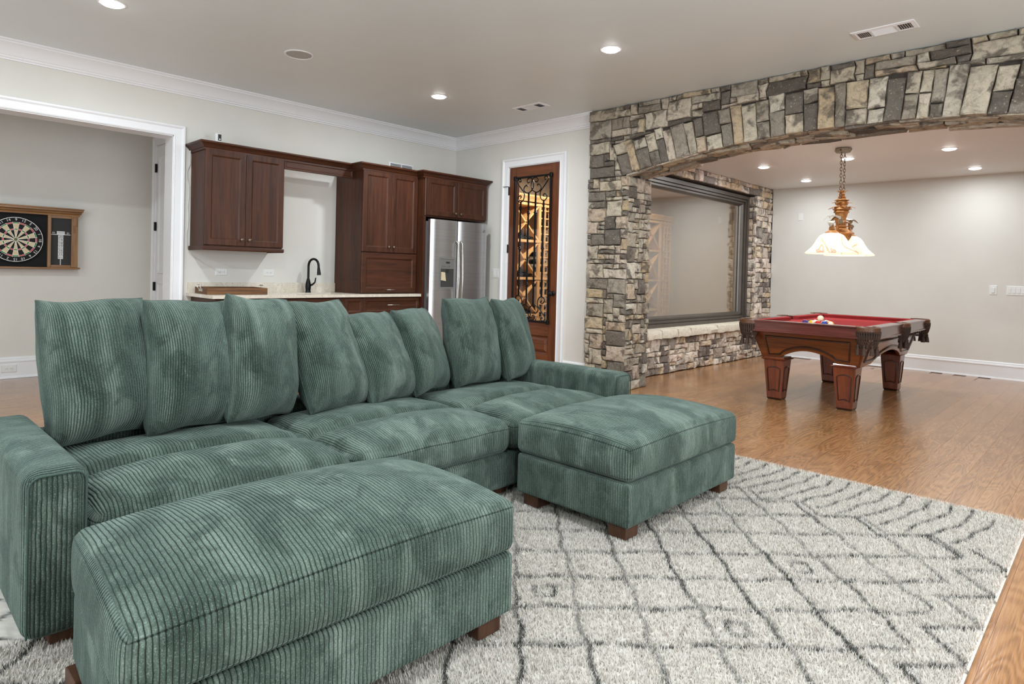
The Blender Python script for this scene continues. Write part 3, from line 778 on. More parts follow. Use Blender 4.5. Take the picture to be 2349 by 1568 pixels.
# ================================================================== RUG
def rug():
    X0, X1, Y0, Y1 = 3.05, 6.105, -5.95, -1.525
    root = empty('rug', ((X0 + X1) / 2, (Y0 + Y1) / 2, 0), 'cream shag rug with dark diamond lattice and striped border', 'rug')
    rs = np.random.default_rng(4)
    def seg(p, a, b, wd):
        a = np.array(a); b = np.array(b); d = b - a; L2 = (d ** 2).sum()
        t = np.clip(((p - a) @ d) / L2, 0, 1); q = a + t[:, None] * d
        return np.sqrt(((p - q) ** 2).sum(1)) / wd
    def dark(p):
        """0..1 darkness of the woven pattern at p (n,2)"""
        x, y = p[:, 0], p[:, 1]
        wob = .006 * np.sin(x * 23 + y * 9) + .005 * np.sin(y * 31 - x * 13)
        D = np.full(len(p), 9.0); inn = (x < 5.955) & (y < -2.12 + .0 * x)
        c = (y - x + 8.86) / .313 + wob / .2; s = (x + y - 1.0) / .2965 + wob / .2
        dl = np.minimum(np.abs(c - np.round(c)) * .313, np.abs(s - np.round(s)) * .2965) / 1.414
        D = np.where(inn, np.minimum(D, dl / .0072), D)
        # small lozenges inside a few cells
        for ci, si in ((-.5, 3.5), (1.5, 5.5), (.5, .5), (3.5, 2.5)):
            r = np.maximum(np.abs(c - ci), np.abs(s - si)); D = np.minimum(D, np.abs(r - .16) * .30 / .0085)
        # far border: parallel stripes that end in chevrons
        fb = (y > -2.14) & (y < -1.56)
        st = (x + .25 * np.clip(-1.75 - y, 0, .5) - 4.75) / .0955 + wob / .1
        D = np.where(fb & (x < 5.99), np.minimum(D, np.abs(st - np.round(st)) * .0955 / .0072), D)
        tri = np.abs(((x - 4.95) / .285) % 1 - .5) * .285
        D = np.where((x < 5.96), np.minimum(D, np.abs(y + 2.245 - tri) / .010), D)
        # right border: zigzag
        zz = np.abs(((y + 2.446) / .297 + .5) % 1 - .5) * 2
        D = np.where((x > 5.93) & (y < -2.15), np.minimum(D, np.abs((x - 5.955) / .15 - zz * 1.0) * .15 * .7 / .008), D)
        return D + np.random.default_rng(1).normal(0, .30, len(D))
    # woven ground (visible part gets a fine grid)
    gx = np.linspace(X0, X1, 250); gy = np.linspace(Y0, Y1, 362)
    GX, GY = np.meshgrid(gx, gy); P = np.stack([GX.ravel(), GY.ravel()], 1)
    ed = np.minimum.reduce([P[:, 0] - X0, X1 - P[:, 0], P[:, 1] - Y0, Y1 - P[:, 1]])
    z = .020 + rs.normal(0, .0016, len(P)) - np.clip(.02 - ed, 0, .02) * .8
    nx, ny = len(gx), len(gy)
    idx = np.arange(nx * ny).reshape(ny, nx); q = np.stack([idx[:-1, :-1], idx[:-1, 1:], idx[1:, 1:], idx[1:, :-1]], -1).reshape(-1, 4)
    # skirt
    me = bpy.data.meshes.new('backing')
    V = np.column_stack([P, z]).tolist(); F = q.tolist()
    b0 = len(V); ring = list(idx[0, :]) + list(idx[1:, -1]) + list(idx[-1, -2::-1]) + list(idx[-2:0:-1, 0])
    V += [(V[i][0], V[i][1], .001) for i in ring]; n = len(ring)
    F += [(ring[i], b0 + i, b0 + (i + 1) % n, ring[(i + 1) % n]) for i in range(n)]
    me.from_pydata(V, [], F)
    def shade(p, rs):
        D = dark(p); k = np.clip(1.35 - D, 0, 1); k = np.clip(k * 1.5, 0, 1) * np.clip(.80 + .3 * np.sin(p[:, 0] * 41 + p[:, 1] * 37) + rs.normal(0, .12, len(p)), 0, 1)
        base = np.array([lin(205), lin(200), lin(192)]); dk = np.array([lin(62), lin(62), lin(57)]); tan = np.array([lin(198), lin(184), lin(170)])
        m2 = np.clip(rs.normal(.1, .25, len(p)), 0, .7)[:, None]
        c = base * (1 - m2) + tan * m2; c = c * (1 - k[:, None]) + dk * k[:, None]
        return np.column_stack([c * rs.uniform(.88, 1.06, (len(p), 1)), np.ones(len(p))])
    colr = np.ones((len(V), 4)); colr[:len(P)] = shade(P, rs); colr[len(P):, :3] = lin(128)  # skirt colour carries the shade along the rug's edge
    at = me.color_attributes.new('col', 'FLOAT_COLOR', 'POINT'); at.data.foreach_set('color', colr.astype(np.float32).ravel())
    t = NT('shag_wool'); a = t.n('ShaderNodeVertexColor', layer_name='col'); t.l(a.outputs[0], t.b.inputs['Base Color']); t.b.inputs['Roughness'].default_value = .95
    t.b.inputs['Specular IOR Level'].default_value = .1; t.b.inputs['Sheen Weight'].default_value = .2
    me.materials.append(t.m); me.polygons.foreach_set('use_smooth', [True] * len(me.polygons)); me.update()
    o = link('backing', me, root); o.matrix_parent_inverse = Matrix.Translation(-Vector(root.location))
    # pile
    N = 430000
    px = rs.uniform(4.02, X1 - .003, N); py = rs.uniform(Y0 + .3, Y1 - .003, N)
    p = np.stack([px, py], 1)
    ang = rs.uniform(0, 2 * np.pi, N); le = rs.uniform(.004, .015, N); hh = rs.uniform(.011, .020, N); wd = rs.uniform(.0013, .0026, N)
    hor = np.stack([np.cos(ang), np.sin(ang)], 1); per = np.stack([-hor[:, 1], hor[:, 0]], 1)
    zb = np.full(N, .018)
    b1 = np.column_stack([p - per * wd[:, None], zb]); b2 = np.column_stack([p + per * wd[:, None], zb])
    tip = np.column_stack([p + hor * le[:, None], zb + hh])
    VV = np.stack([b1, b2, tip], 1).reshape(-1, 3); me = bpy.data.meshes.new('pile')
    me.vertices.add(3 * N); me.vertices.foreach_set('co', VV.astype(np.float32).ravel())
    me.loops.add(3 * N); me.loops.foreach_set('vertex_index', np.arange(3 * N, dtype=np.int32))
    me.polygons.add(N); me.polygons.foreach_set('loop_start', np.arange(0, 3 * N, 3, dtype=np.int32)); me.polygons.foreach_set('loop_total', np.full(N, 3, dtype=np.int32))
    me.update(); me.validate()
    cc = np.repeat(shade(p, rs), 3, axis=0); at = me.color_attributes.new('col', 'FLOAT_COLOR', 'POINT'); at.data.foreach_set('color', cc.astype(np.float32).ravel())
    me.materials.append(t.m)
    o = link('pile', me, root); o['kind'] = 'stuff'; o.matrix_parent_inverse = Matrix.Translation(-Vector(root.location))
rug()

# ================================================================== KITCHENETTE
def panel_x(mb, xf, y0, y1, z0, z1, rings, th=.02):
    """panel facing +x built from inset rings [(inset, depth)]"""
    R = [(0, -th)] + rings; vs = []; f = []
    for i, d in R: vs += [(xf + d, y0 + i, z0 + i), (xf + d, y1 - i, z0 + i), (xf + d, y1 - i, z1 - i), (xf + d, y0 + i, z1 - i)]
    for k in range(len(R) - 1):
        for j in range(4): f.append((k * 4 + j, k * 4 + (j + 1) % 4, k * 4 + 4 + (j + 1) % 4, k * 4 + 4 + j))
    f.append(tuple(len(vs) - 4 + j for j in range(4))); f.append((3, 2, 1, 0)); mb.add(vs, f)
RING = [(.0, -.003), (.003, 0), (.052, 0), (.056, -.002), (.066, -.010), (.070, -.010)]
RINGS = [(.0, -.003), (.003, 0), (.030, 0), (.034, -.002), (.042, -.008), (.046, -.008)]
def cab_door(parent, xf, y0, y1, z0, z1, knob=None, pull=None, m='cab', rings=RING, name='door'):
    g = .0015; mb = MB(); panel_x(mb, xf, y0 + g, y1 - g, z0 + g, z1 - g, rings); d = mb.build(name, m, parent)
    if knob:
        MB().lathe([(.006, 0), (.006, .012), (.014, .018), (.016, .024), (.010, .030), (0.0001, .031)], 16).build('knob', 'pewter', d, smooth=50, loc=(xf, knob[0], knob[1]), rot=(0, PI / 2, 0))
    if pull:
        y, z, L = pull; MB().tube([(xf, y - L / 2, z), (xf + .022, y - L / 2, z), (xf + .022, y + L / 2, z), (xf, y + L / 2, z)], .0045, 8).build('pull', 'steel', d, smooth=50)
    return d
def kit(name, label, cat='cabinet'): return empty(name, (0, 0, 0), label, cat)
CCR = [(0, 0), (.055, .062), (.060, .062), (.060, .052), (.052, .046), (.030, .026), (.022, .012), (.012, .008), (.012, -.012), (0, -.012)]
CCR = [(0, -.012), (.012, -.012), (.012, .006), (.020, .010), (.030, .024), (.048, .042), (.056, .046), (.060, .052), (.060, .064), (0, .064)]
# upper cabinet
uc = kit('hanging_cabinet', 'dark cherry wall cabinet with two panel doors, hung left of the sink')
box('body', 'cab', .003, -3.312, 1.345, .335, -2.556, 2.262, uc)
cab_door(uc, .358, -3.312, -2.936, 1.368, 2.25, (-2.972, 1.428)); cab_door(uc, .358, -2.936, -2.556, 1.368, 2.25, (-2.898, 1.428))
MB().sweep([(.0, -3.312, 1.33), (.335, -3.312, 1.33), (.335, -2.556, 1.33), (0, -2.556, 1.33)], [(0, -.01), (.010, -.01), (.014, 0), (.014, .022), (.010, .030), (0, .030)], (0, 0, 1), True).build('light_rail', 'cabh', uc)
# valance and crown that carry on over the sink
va = kit('valance', 'narrow dark cherry valance bridging the gap above the sink', 'valance')
mb = MB(); panel_x(mb, .352, -2.554, -1.768, 2.158, 2.258, [(0, -.003), (.003, 0), (.018, 0), (.026, -.006), (.03, -.006)]); mb.build('board', 'cabh', va)
MB().sweep([(.003, -3.312, 2.25), (.345, -3.312, 2.25), (.345, -1.772, 2.25)], CCR, (0, 0, 1), True).build('crown', 'cabh', uc, smooth=25)
# tall counter cabinet
tc = kit('tall_cabinet', 'tall dark cherry cabinet standing on the countertop beside the fridge')
box('body', 'cab', .003, -1.766, .9145, .528, -1.036, 2.262, tc)
cab_door(tc, .55, -1.766, -1.398, 1.368, 2.25, (-1.432, 1.428)); cab_door(tc, .55, -1.398, -1.040, 1.368, 2.25, (-1.366, 1.428))
cab_door(tc, .55, -1.766, -1.040, .922, 1.358, None, (-1.40, .958, .10), 'cabh', name='lift_door')
MB().sweep([(.352, -1.766, 2.25), (.54, -1.766, 2.25), (.54, -1.036, 2.25)], CCR, (0, 0, 1), True).build('crown', 'cabh', tc, smooth=25)
# fridge surround
fc = kit('fridge_cabinet', 'dark cherry cabinet over the fridge with a full height side panel')
box('body', 'cab', .003, -1.0335, 1.80, .638, -.05, 2.262, fc)
box('side_panel', 'cab', .003, -1.034, .002, .66, -1.006, 1.80, fc)
mb = MB(); mb.tube([(.648, -1.008, 1.81), (.648, -1.008, 2.24)], .014, 10); mb.build('pilaster', 'cab', fc, smooth=60)
cab_door(fc, .66, -.992, -.524, 1.815, 2.245, (-.566, 1.862)); cab_door(fc, .66, -.524, -.052, 1.815, 2.245, (-.484, 1.862))
MB().sweep([(.53, -1.036, 2.25), (.65, -1.036, 2.25), (.65, -.064, 2.25), (.004, -.064, 2.25)], CCR, (0, 0, 1), True).build('crown', 'cabh', fc, smooth=25)
# base cabinets
for (a, b, lab, kind) in ((-3.30, -2.537, 'dark cherry base cabinet at the left end of the counter', 'w'), (-2.537, -1.779, 'dark cherry sink base cabinet under the faucet', 's'), (-1.779, -1.037, 'dark cherry base cabinet with drawers beside the fridge', 'd')):
    bc = kit('base_cabinet', lab); bc['group'] = 'base cabinets under the counter'
    box('body', 'cab', .02, a + .001, .10, .598, b - .001, .882, bc); box('toe_kick', 'slot', .02, a + .001, 0, .54, b - .001, .10, bc)
    if kind == 'd':
        zs = [(.70, .872), (.42, .695), (.11, .415)]
        for z0, z1 in zs: cab_door(bc, .62, a, b, z0, z1, None, ((a + b) / 2, (z0 + z1) / 2 + .008, .16), 'cabh', RINGS, 'drawer')
    elif kind == 'w':
        cab_door(bc, .62, a, b, .70, .872, None, ((a + b) / 2, .79, .16), 'cabh', RINGS, 'drawer')
        for y0, y1, s in ((a, (a + b) / 2, 1), ((a + b) / 2, b, -1)): cab_door(bc, .62, y0, y1, .11, .695, (y1 - .04 if s > 0 else y0 + .04, .63))
    else:
        cab_door(bc, .62, a, -2.0, .70, .872, None, None, 'cabh', RINGS, 'false_drawer'); cab_door(bc, .62, -2.0, b, .70, .872, None, None, 'cabh', RINGS, 'false_drawer')
        for y0, y1, s in ((a, (a + b) / 2, 1), ((a + b) / 2, b, -1)): cab_door(bc, .62, y0, y1, .11, .695, (y1 - .04 if s > 0 else y0 + .04, .63))
# counter with sink cut-out
def m_quartz():
    t = NT('quartz_counter'); v = t.coord(); f = t.noise(v, 9, 5, .6, 1.5); g = t.noise(v, 160, 2)
    c = t.ramp(f, [(.35, rgb(214, 205, 190)), (.485, rgb(222, 214, 201)), (.505, rgb(196, 181, 160)), (.525, rgb(222, 214, 201)), (.7, rgb(230, 223, 212))])
    t.l(t.mix(t.math('MULTIPLY', g, .2), c, rgb(190, 176, 158)), t.b.inputs['Base Color']); t.b.inputs['Roughness'].default_value = .18; return t.m
M['quartz'] = m_quartz()
ct = empty('countertop', (0, 0, 0), 'cream speckled stone countertop with low backsplash', 'countertop')
S0, S1, T0, T1 = -2.42, -1.90, .16, .54
mb = MB(); mb.box(.001, -3.336, .884, .645, S0, .914); mb.box(.001, S1, .884, .645, -1.036, .914); mb.box(.001, S0, .884, T0, S1, .914); mb.box(T1, S0, .884, .645, S1, .914)
mb.build('slab', 'quartz', ct)
box('backsplash', 'quartz', .001, -3.325, .9142, .021, -1.768, 1.015, ct)
sk = MB(); sk.box(T0 - .005, S0 - .005, .70, T1 + .005, S1 + .005, .715)
for a, b, c, d in ((T0 - .012, S0 - .012, T0, S1 + .012), (T1, S0 - .012, T1 + .012, S1 + .012), (T0, S0 - .012, T1, S0), (T0, S1, T1, S1 + .012)): sk.box(a, b, .70, c, d, .8835)
tag(sk.build('sink', 'steel'), 'stainless undermount sink set into the cream countertop', 'sink')
# faucet
fa = empty('faucet', (.095, -2.135, .914), 'dark bronze gooseneck kitchen faucet with pull-down spray head', 'faucet')
MB().lathe([(.030, 0), (.031, .006), (.026, .012), (.027, .03), (.030, .06), (.026, .10), (.018, .135), (.014, .15)], 20).build('base', 'bronze', fa, smooth=50)
arc = [(0, 0, .14), (0, 0, .21)] + [(.075 - .075 * math.cos(a), .035 * (1 - math.cos(a)) / 2, .285 + .075 * math.sin(a)) for a in [PI * k / 10 for k in range(11)]]
arc += [(.15, .036, .26)]
MB().tube(arc, .0125, 12).build('spout', 'bronze', fa, smooth=60)
MB().tube([(.15, .036, .265), (.152, .037, .235), (.156, .038, .19)], [.014, .017, .021], 14).build('spray_head', 'bronze', fa, smooth=60)
MB().tube([(0, .02, .075), (.01, .045, .085), (.03, .062, .11), (.04, .066, .16)], [.012, .011, .008, .006], 10).build('lever', 'bronze', fa, smooth=60)
# tray
tr = empty('serving_tray', (.265, -3.02, .9145), 'rustic wooden tray with metal handles on the counter', 'tray', rz=R(-6))
box('bottom', 'traywood', -.20, -.26, 0, .20, .26, .010, tr)
for a in ((-.21, -.27, 0, -.195, .27, .060), (.195, -.27, 0, .21, .27, .060), (-.195, -.27, 0, .195, -.255, .060), (-.195, .255, 0, .195, .27, .060)): box('side', 'traywood', *a, tr, .002)
for s in (-1, 1):
    MB().tube([(-.05, s * .272, .040), (-.05, s * .29, .062), (-.05, s * .285, .082), (.05, s * .285, .082), (.05, s * .29, .062), (.05, s * .272, .040)], .005, 8).build('handle', 'steel', tr, smooth=50)
    box('handle_plate', 'steel', -.065, s * .270 - .004, .022, .065, s * .270 + .004, .05, tr)
# fridge
fg = empty('refrigerator', (0, 0, 0), 'stainless side-by-side refrigerator with ice dispenser', 'refrigerator')
M['fside'] = mat('fridge_side_grey', rgb(96, 98, 100), .5)
mb = MB(); mb.box(.04, -1.000, .03, .70, -.13, 1.745); mb.build('body', 'fside', fg)
box('toe_grille', 'slot', .05, -.99, .004, .66, -.14, .03, fg)
def fdoor(y0, y1, name='door'):
    mb = MB(); n = 12; x0 = .715; vs = []
    prof = []
    for i in range(n + 1):
        t = i / n; y = y0 + (y1 - y0) * t; e = min(t, 1 - t) * (y1 - y0); c = .022 * (1 - math.exp(-e / .02)) + .02 * math.sin(PI * t) * .5
        prof.append((x0 + .040 + c, y))
    poly = [(x0, y0), ] + prof + [(x0, y1)]
    mb.prism(poly, .05, 1.765, 2); return mb.build(name, 'fridge', fg, smooth=35)
dl = fdoor(-1.012, -.606, 'freezer_door'); dr = fdoor(-.598, -.132, 'fridge_door')
for y, d in ((-.632, dl), (-.572, dr)):
    MB().tube([(.778, y, 1.53), (.815, y, 1.50), (.828, y, 1.1), (.815, y, .62), (.778, y, .58)], [.012, .013, .014, .013, .012], 10).build('handle', 'steel', d, smooth=60)
disp = MB()
disp.sweep([(.789, -.893, .98), (.789, -.665, .98), (.789, -.665, 1.335), (.789, -.893, 1.335)], [(0, -.02), (0, .008), (.012, .008), (.016, 0), (.016, -.02)], (1, 0, 0), False, True); disp.build('dispenser_frame', 'grey', dl)
M['dgrey'] = mat('dispenser_grey', rgb(120, 120, 118), .45, metal=.2); M['ddark'] = mat('dispenser_recess', rgb(74, 74, 74), .35, metal=.3)
dp = box('dispenser_panel', 'dgrey', .775, -.88, 1.205, .793, -.678, 1.322, dl)
box('display', 'slot', .793, -.80, 1.268, .795, -.745, 1.288, dp)
for k in range(5): MB().lathe([(.007, 0), (.007, .003), (.0001, .004)], 10).build('button', 'steel', dp, loc=(.793, -.85 + .034 * k, 1.235), rot=(0, PI / 2, 0))
box('dispenser_recess', 'ddark', .755, -.88, .994, .790, -.678, 1.205, dl)
box('dispenser_spout', 'slot', .790, -.80, 1.16, .797, -.76, 1.205, dl)
MB().add([(0.793, -.872, 1.075), (0.796, -.80, 1.065), (0.793, -.812, 1.165), (0.790, -.868, 1.17), (0.794, -.872, 1.075), (0.797, -.80, 1.065), (0.794, -.812, 1.165), (0.791, -.868, 1.17)], [(0, 1, 2, 3), (7, 6, 5, 4), (0, 4, 5, 1), (1, 5, 6, 2), (2, 6, 7, 3), (3, 7, 4, 0)]).build('paper_note', mat('cream_paper', rgb(206, 192, 160), .8), dl)
MB().lathe([(.018, 0), (.018, .003), (.015, .004), (.015, .003), (.0001, .003)], 20).build('badge', 'steel', dr, smooth=40, loc=(.786, -.195, 1.675), rot=(0, PI / 2, 0))
# camera on the cabinet with its cord
wc = empty('security_camera', (.26, -3.175, 2.27), 'small white camera standing on top of the wall cabinet', 'camera')
MB().lathe([(.018, 0), (.020, .03), (.016, .04)], 16).build('stand', 'plate', wc, smooth=40)
box('body', 'plate', -.03, -.028, .040, .03, .028, .145, wc, .010); box('face', 'slot', .030, -.006, .075, .033, .024, .135, wc, .002); MB().lathe([(.007, 0), (.007, .002), (.0001, .003)], 12).build('lens', 'plate', wc, loc=(.033, .009, .088), rot=(0, PI / 2, 0))
rnd = random.Random(2); P = [(.02, -3.33, 2.26)]
for k in range(14): P.append((.006 + .004 * (k % 2), -3.338 + rnd.uniform(-.012, .014), 2.26 - .066 * (k + 1)))
P += [(.006, -3.318, 1.29), (.006, -3.27, 1.25), (.006, -3.19, 1.20), (.006, -3.10, 1.155), (.012, -3.05, 1.125), (.03, -3.035, 1.118)]
tag(MB().tube(P, .0036, 6).build('charging_cable', 'plate', None, smooth=60), 'thin white cord running down the wall beside the wall cabinet', 'cord')

# ------------------------------------------------------------------ plates on walls
def plate(name, label, cat, o, ux, n, w, h, kind):
    """wall plate: origin at its centre, ux = direction to the right, n = wall normal"""
    e = empty(name, o, label, cat); U = Vector(ux); N = Vector(n); m = Matrix((U, Vector((0, 0, 1)), N)).transposed().to_4x4(); m.translation = Vector(o); e.matrix_world = m
    mb = MB(); b = .006; z = .006
    mb.add([(-w / 2, -h / 2, 0), (w / 2, -h / 2, 0), (w / 2, h / 2, 0), (-w / 2, h / 2, 0), (-w / 2 + b, -h / 2 + b, z), (w / 2 - b, -h / 2 + b, z), (w / 2 - b, h / 2 - b, z), (-w / 2 + b, h / 2 - b, z)],
           [(3, 2, 1, 0), (4, 5, 6, 7), (0, 1, 5, 4), (1, 2, 6, 5), (2, 3, 7, 6), (3, 0, 4, 7)]); mb.build('cover', 'plate', e)
    if kind == 'outlet_h':
        for s in (-1, 1):
            r = MB().lathe([(.0165, 0), (.0165, .003), (.0001, .0035)], 20).build('socket', 'plate', e, loc=(s * .020, 0, .006))
            for a, b2 in ((-.006, .005), (.006, .005), (0, -.007)): MB().box(-.001 - .003 * 0, -.0035, .0, .0012, .0035, .0006).build('slot', 'slot', r, loc=(b2 if True else 0, a, .0034))
    elif kind.startswith('rocker'):
        k = int(kind[6:])
        for i in range(k):
            x = (i - (k - 1) / 2) * .046
            MB().box(-.0165, -.033, 0, .0165, .033, .004).build('rocker', 'plate', e, bevel=.0015, loc=(x, 0, .006))
    elif kind == 'dimmer':
        MB().box(-.017, -.034, 0, .017, .034, .010).build('dial', 'plate', e, bevel=.006, loc=(0, 0, .006))
    elif kind == 'jack':
        MB().lathe([(.012, 0), (.012, .004), (.006, .005), (.006, .002), (.0001, .002)], 16).build('jack', 'plate', e, loc=(0, 0, .006))
    return e
plate('power_outlet', 'white outlet above the tray with the camera cord plugged in', 'outlet', (0, -3.012, 1.117), (0, 1, 0), (1, 0, 0), .118, .072, 'outlet_h')
plate('power_outlet', 'white outlet between the wall cabinet and the faucet', 'outlet', (0, -2.529, 1.117), (0, 1, 0), (1, 0, 0), .118, .072, 'outlet_h')
plate('light_switch', 'white double switch between the fridge and the wine cellar door', 'switch', (.80, 0, 1.166), (1, 0, 0), (0, -1, 0), .114, .116, 'rocker2')
plate('power_outlet', 'white outlet in the hallway baseboard under the dartboard', 'outlet', (-1.581, -4.442, .10), (0, 1, 0), (1, 0, 0), .125, .080, 'outlet_h')
plate('wall_jack_plate', 'small white plate high on the far wall beside the stone', 'wall plate', (2.845, YF, 2.134), (1, 0, 0), (0, -1, 0), .072, .116, 'jack')
plate('light_switch', 'single white dimmer switch on the far wall', 'switch', (5.224, YF, 1.11), (1, 0, 0), (0, -1, 0), .080, .120, 'dimmer')
plate('light_switch', 'white multi-gang switch at the right edge of the far wall', 'switch', (5.50, YF, 1.11), (1, 0, 0), (0, -1, 0), .29, .120, 'rocker6')
plate('power_outlet', 'white outlet in the far baseboard behind the pool table', 'outlet', (3.945, YF - .018, .088), (1, 0, 0), (0, -1, 0), .118, .072, 'outlet_h')

# ------------------------------------------------------------------ vents and speaker
def vent(label, cx, cy, z, lx, ly):
    e = empty('ceiling_vent', (cx, cy, z), label, 'vent', 'ceiling vents')
    MB().sweep([(-lx / 2, -ly / 2, 0), (lx / 2, -ly / 2, 0), (lx / 2, ly / 2, 0), (-lx / 2, ly / 2, 0)], [(0, 0), (0, -.005), (.024, -.010), (.028, -.006), (.028, 0)], (0, 0, 1), False, True).build('frame', 'white', e)
    MB().box(-lx / 2 + .02, -ly / 2 + .02, -.003, lx / 2 - .02, ly / 2 - .02, -.001).build('duct', 'slot', e)
    for x0, x1, n, way in ((-lx / 2 + .028, -lx / 2 * .42, 7, 'x'), (-lx / 2 * .36, lx / 2 * .36, 9, 'y'), (lx / 2 * .42, lx / 2 - .028, 6, 'x')):
        for k in range(n):
            if way == 'x':
                x = x0 + (x1 - x0) * (k + .5) / n; MB().add([(x - .007, -ly / 2 + .026, -.002), (x + .004, -ly / 2 + .026, -.009), (x + .004, ly / 2 - .026, -.009), (x - .007, ly / 2 - .026, -.002), (x - .006, -ly / 2 + .026, -.001), (x + .005, -ly / 2 + .026, -.008), (x + .005, ly / 2 - .026, -.008), (x - .006, ly / 2 - .026, -.001)], [(0, 1, 2, 3), (7, 6, 5, 4), (0, 4, 5, 1), (2, 6, 7, 3)]).build('slat', 'white', e)
            else:
                y = -ly / 2 + .028 + (ly - .056) * (k + .5) / n; MB().add([(x0, y - .005, -.002), (x0, y + .003, -.009), (x1, y + .003, -.009), (x1, y - .005, -.002), (x0, y - .004, -.001), (x0, y + .004, -.008), (x1, y + .004, -.008), (x1, y - .004, -.001)], [(0, 1, 2, 3), (7, 6, 5, 4), (0, 4, 5, 1), (2, 6, 7, 3)]).build('slat', 'white', e)
    for s in (-1, 1): MB().box(s * lx * .20 - .006, -ly / 2 + .02, -.010, s * lx * .20 + .006, ly / 2 - .02, -.002).build('bar', 'white', e)
vent('white slotted ceiling vent close to the stone arch', 5.18, -.625, H, .385, .17)
vent('white slotted ceiling vent above the wine cellar door', 1.91, -.645, H, .385, .17)
e = empty('ceiling_speaker', (1.528, -3.03, H), 'round white flush ceiling speaker above the kitchenette', 'speaker')
MB().lathe([(.115, 0), (.115, -.005), (.105, -.007), (.100, -.003), (.100, 0)], 40, cap=False).build('rim', 'white', e, smooth=30)
def m_mesh():
    t = NT('speaker_mesh'); v = t.n('ShaderNodeTexVoronoi'); v.inputs['Scale'].default_value = 260; t.l(t.coord(), v.inputs['Vector'])
    t.l(t.ramp(v.outputs['Distance'], [(.2, rgb(120, 120, 118)), (.4, rgb(182, 180, 174))]), t.b.inputs['Base Color']); return t.m
MB().lathe([(.101, -.003), (.05, -.005), (.0001, -.005)], 40, cap=False).build('grille', m_mesh(), e, smooth=60)
e = empty('wall_vent', (0, -.885, 2.432), 'white wall vent half hidden behind the fridge cabinets', 'vent')
MB().sweep([(0, -.18, -.05), (0, .18, -.05), (0, .18, .048), (0, -.18, .048)], [(0, 0), (0, .005), (.016, .010), (.018, 0)], (1, 0, 0), False, True).build('frame', 'white', e)
box('duct', 'slot', .001, -.17, -.04, .002, .17, .04, e); box('bar', 'white', .002, -.006, -.04, .010, .006, .04, e)
for s in (-1, 1):
    for k in range(6): MB().box(.002, min(s * .01, s * .165), -.035 + .013 * k, .009, max(s * .01, s * .165), -.035 + .013 * k + .005).build('slat', 'white', e)

# ================================================================== DOORS
door_1 = empty('door_1', (1.395, 0, 0), kind='structure')
X = lambda v: v - 1.395
def dbox(n, m, x0, y0, z0, x1, y1, z1, bev=.002, par=None): return box(n, m, X(x0), y0, z0, X(x1), y1, z1, par or door_1, bev)
dbox('stile', 'doorw', 1.004, .0, .008, 1.122, .045, 2.444); dbox('stile', 'doorw', 1.668, .0, .008, 1.786, .045, 2.444)
dbox('rail', 'doorh', 1.122, .0, 2.325, 1.668, .045, 2.444); dbox('rail', 'doorh', 1.122, .0, .46, 1.668, .045, .625); dbox('rail', 'doorh', 1.122, .0, .008, 1.668, .045, .245)
mb = MB(); vs = []; f = []
for i, d in ((0, .014), (.018, .022), (.026, .022), (.055, .006), (.06, .006)):
    a, b, c, e2 = X(1.122) + i, X(1.668) - i, .245 + i, .46 - i; vs += [(a, d, c), (b, d, c), (b, d, e2), (a, d, e2)]
for k in range(4):
    for j in range(4): f.append((k * 4 + j, k * 4 + (j + 1) % 4, k * 4 + 4 + (j + 1) % 4, k * 4 + 4 + j))
f.append((16, 17, 18, 19)); mb.add(vs, f); mb.build('panel', 'doorh', door_1)
dbox('pane', 'glass', 1.122, .020, .625, 1.668, .026, 2.325, 0)
gr = MB(); ZC, XC, YG = 1.466, 1.395, -.022
gx0, gx1, gz0, gz1 = 1.112, 1.678, .622, 2.310
gr.box(X(gx0) - .011, YG - .008, gz0, X(gx0) + .011, YG + .008, gz1); gr.box(X(gx1) - .011, YG - .008, gz0, X(gx1) + .011, YG + .008, gz1)
gr.box(X(gx0), YG - .008, gz0 - .011, X(gx1), YG + .008, gz0 + .011); gr.box(X(gx0), YG - .008, gz1 - .011, X(gx1), YG + .008, gz1 + .011)
grille = gr.build('grille_frame', 'black', door_1, bevel=.003)
def zmap(p): return (1.098 + (p[0] - 300) * .000866, 2.310 - (p[1] - (395 - (p[0] - 300) * .111)) * .00066)
def spline(pts, n=6):
    out = []
    for i in range(len(pts) - 1):
        p0 = pts[max(i - 1, 0)]; p1 = pts[i]; p2 = pts[i + 1]; p3 = pts[min(i + 2, len(pts) - 1)]
        for k in range(n):
            t = k / n; out.append(tuple(.5 * ((2 * p1[a]) + (-p0[a] + p2[a]) * t + (2 * p0[a] - 5 * p1[a] + 4 * p2[a] - p3[a]) * t * t + (-p0[a] + 3 * p1[a] - 3 * p2[a] + p3[a]) * t ** 3) for a in range(len(p1))))
    out.append(tuple(pts[-1])); return out
inner = [(735, 520), (740, 490), (775, 498), (800, 545), (775, 605), (715, 632), (655, 600), (624, 530), (630, 440), (668, 378), (715, 372), (742, 410), (722, 452), (692, 440)]
outer = [(862, 700), (842, 680), (862, 655), (896, 668), (906, 720), (870, 768), (820, 760), (790, 700), (792, 620), (830, 555), (905, 440), (925, 380), (890, 345), (855, 370), (862, 405), (885, 395)]
for path in (inner, outer):
    q = spline([zmap(p) for p in path], 5)
    for mx in (0, 1):
        for mz in (0, 1):
            w2 = [((2 * XC - a) if mx else a, (2 * ZC - b) if mz else b) for a, b in q]
            MB().tube([(X(a), YG, b) for a, b in w2], .0068, 6).build('scroll', 'black', grille, smooth=60)
